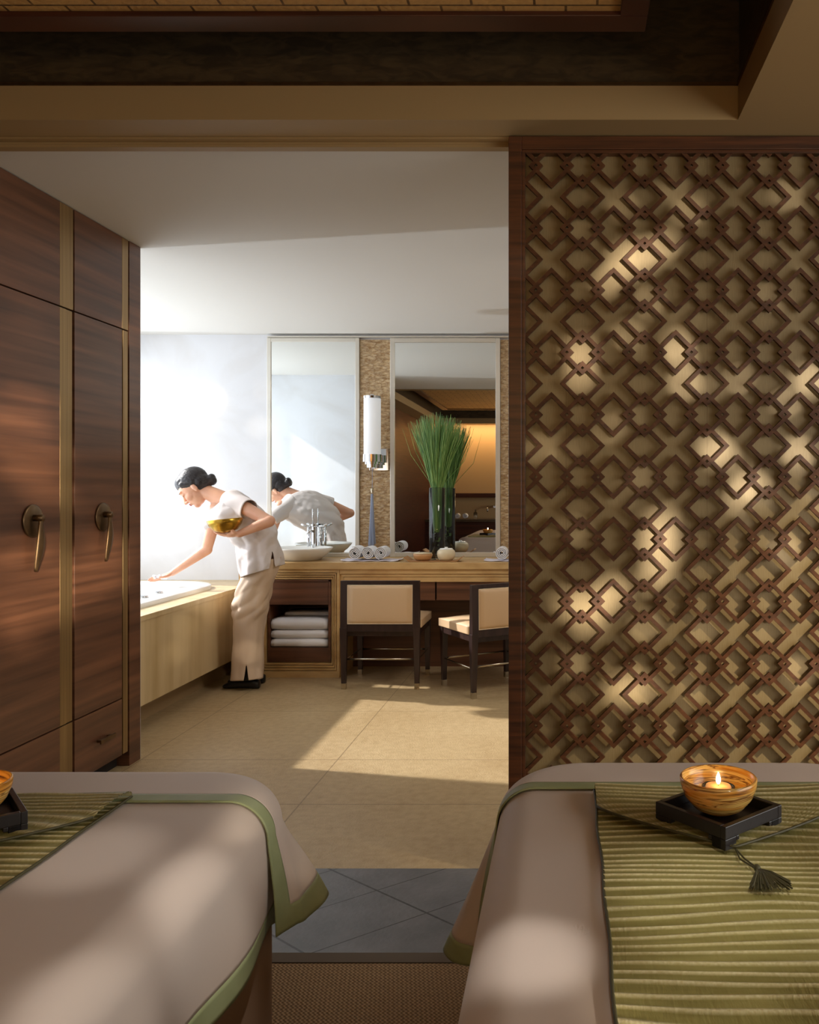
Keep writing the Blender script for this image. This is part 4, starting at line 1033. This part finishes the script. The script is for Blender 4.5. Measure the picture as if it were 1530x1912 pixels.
# ------------------------------------------------------------------ rear wall counter, seen in the wide mirror
rc = empty('rear_counter', (-1.4, -2.4, 0), 'dark wash counter along the rear wall, seen reflected in the wider mirror', 'counter')
obj('worktop', bx(-2.55, .0, -2.618, -2.05, .80, .85), M['dark_lacquer'], rc, bevel=.003)
obj('cupboard', bx(-2.55, .0, -2.618, -2.1, 0, .80), M['walnut_dark'], rc)
tag(obj('wall_shelf', bx(-2.54, .0, -2.618, -2.48, 1.24, 1.32), M['walnut_dark'], bevel=.002), 'dark wood ledge on the rear wall, seen in the wider mirror', 'shelf')
for k, x in enumerate((-1.98, -1.84)):
    tag(obj('rolled_towel', roll_bm((x, -2.25, .905), .05, .17, k), M['towel']), ('left' if k == 0 else 'right')+' rolled towel on the rear counter as seen in the wider mirror', 'towel', 'rolled towels on the rear counter')
bm = bmesh.new(); lathe(bm, [(0, 0), (.035, 0), (.036, .003), (.036, .11), (.012, .13), (.012, .17), (0, .17)], (-1.66, -2.3, .851), 20)
tag(obj('glass_bottle', bm, M['glass'], smooth=True), 'pale glass bottle beside the towels on the rear counter, seen in the mirror', 'bottle')
rf = empty('wall_faucet', (-1.38, -2.6, 1.0), 'chrome wall faucet over the rear counter, reflected in the wider mirror', 'faucet')
bm = bmesh.new(); tube(bm, [(-1.45, -2.617, 1.07), (-1.45, -2.50, 1.07), (-1.45, -2.42, 1.04), (-1.45, -2.40, .98)], .013, 12); obj('spout', bm, M['chrome'], rf, smooth=True)
bm = bmesh.new(); tube(bm, [(-1.33, -2.617, 1.07), (-1.33, -2.54, 1.07)], .022, 14); tube(bm, [(-1.33, -2.55, 1.07), (-1.33, -2.50, 1.10)], .007, 8); obj('handle', bm, M['chrome'], rf)

# ------------------------------------------------------------------ added unseen shrub outside the rear window; gaps cut to place the light spots
YC0 = -3.6
spots = []   # (point, radius)
def lat(x, y, r): spots.append((px(x, y, SY+.03), r/1600*SY))
for x, y, r in ((1086, 425, 15), (1086, 492, 10), (1192, 485, 26), (1262, 310, 10), (1265, 345, 10), (1085, 655, 22), (1088, 712, 20), (1262, 655, 15), (1262, 715, 15), (1330, 540, 10), (1190, 890, 20), (1085, 1122, 20), (1085, 1165, 12),
                (1190, 1182, 12), (1190, 1290, 9), (1262, 1050, 15), (1320, 845, 9), (1436, 550, 10), (1378, 700, 8), (1010, 485, 10), (1190, 660, 9), (1085, 950, 9), (1075, 1265, 8), (1200, 1085, 8), (1190, 780, 8)): lat(x, y, r)
def war(y, z, r): spots.append((Vector((WX, y, z)), r))
war(3.42, 1.52, .15); war(3.36, 1.66, .05); war(3.46, .98, .17); war(3.58, .90, .06); war(3.99, 1.02, .11); war(3.52, 1.30, .04); war(4.02, .86, .05); war(3.34, .84, .07); war(3.98, 1.36, .03)
holes = []
for P_, r_ in spots:
    t = (LS.y-YC0)/(LS.y-P_.y); Q = LS+(P_-LS)*t; holes.append((Q.x, Q.z, r_*t))
bm = bmesh.new()
nl = 0
while nl < 17000:
    y = random.uniform(.6, 4.2); z = random.uniform(.2, 3.3); sz = random.uniform(.035, .06)
    if any((y-a)**2+(z-b_)**2 < (r_+sz*.35)**2 for a, b_, r_ in holes): continue
    nl += 1
    # the leaves sit in a thin layer, so the gaps stay open towards the spot lamp
    x = YC0+random.uniform(-.12, .12); t = (LS.y-x)/(LS.y-YC0); yy = LS.x+(y-LS.x)*t; zz = LS.z+(z-LS.z)*t
    q = Matrix.Translation((yy, x, zz)) @ Matrix.Rotation(random.uniform(-.5, .5), 4, 'Z') @ Matrix.Rotation(random.uniform(-.5, .5), 4, 'X') @ Matrix.Rotation(random.uniform(0, 2*PI), 4, 'Y')
    vs = [bm.verts.new(q @ Vector((a*sz, dx, b_*sz))) for a, b_, dx in ((-1, 0, 0), (-.3, .5, .004), (.5, .42, .002), (1.05, 0, 0), (.5, -.42, .002), (-.3, -.5, .004))]
    bm.faces.new(vs)
sh = empty('dapple_shrub', (2.4, YC0, 0), 'unseen green shrub added outside the rear window to dapple the light', 'shrub')
obj('foliage', bm, M['leaf'], sh)
for k in range(7):
    x = .9+k*.5; bm = bmesh.new(); tube(bm, [(x, YC0-.02, -.05), (x+.1, YC0, .5), (x+.05, YC0, 1.2)], [.02, .014, .008], 6)
    obj('stem', bm, M['walnut_dark'], sh)
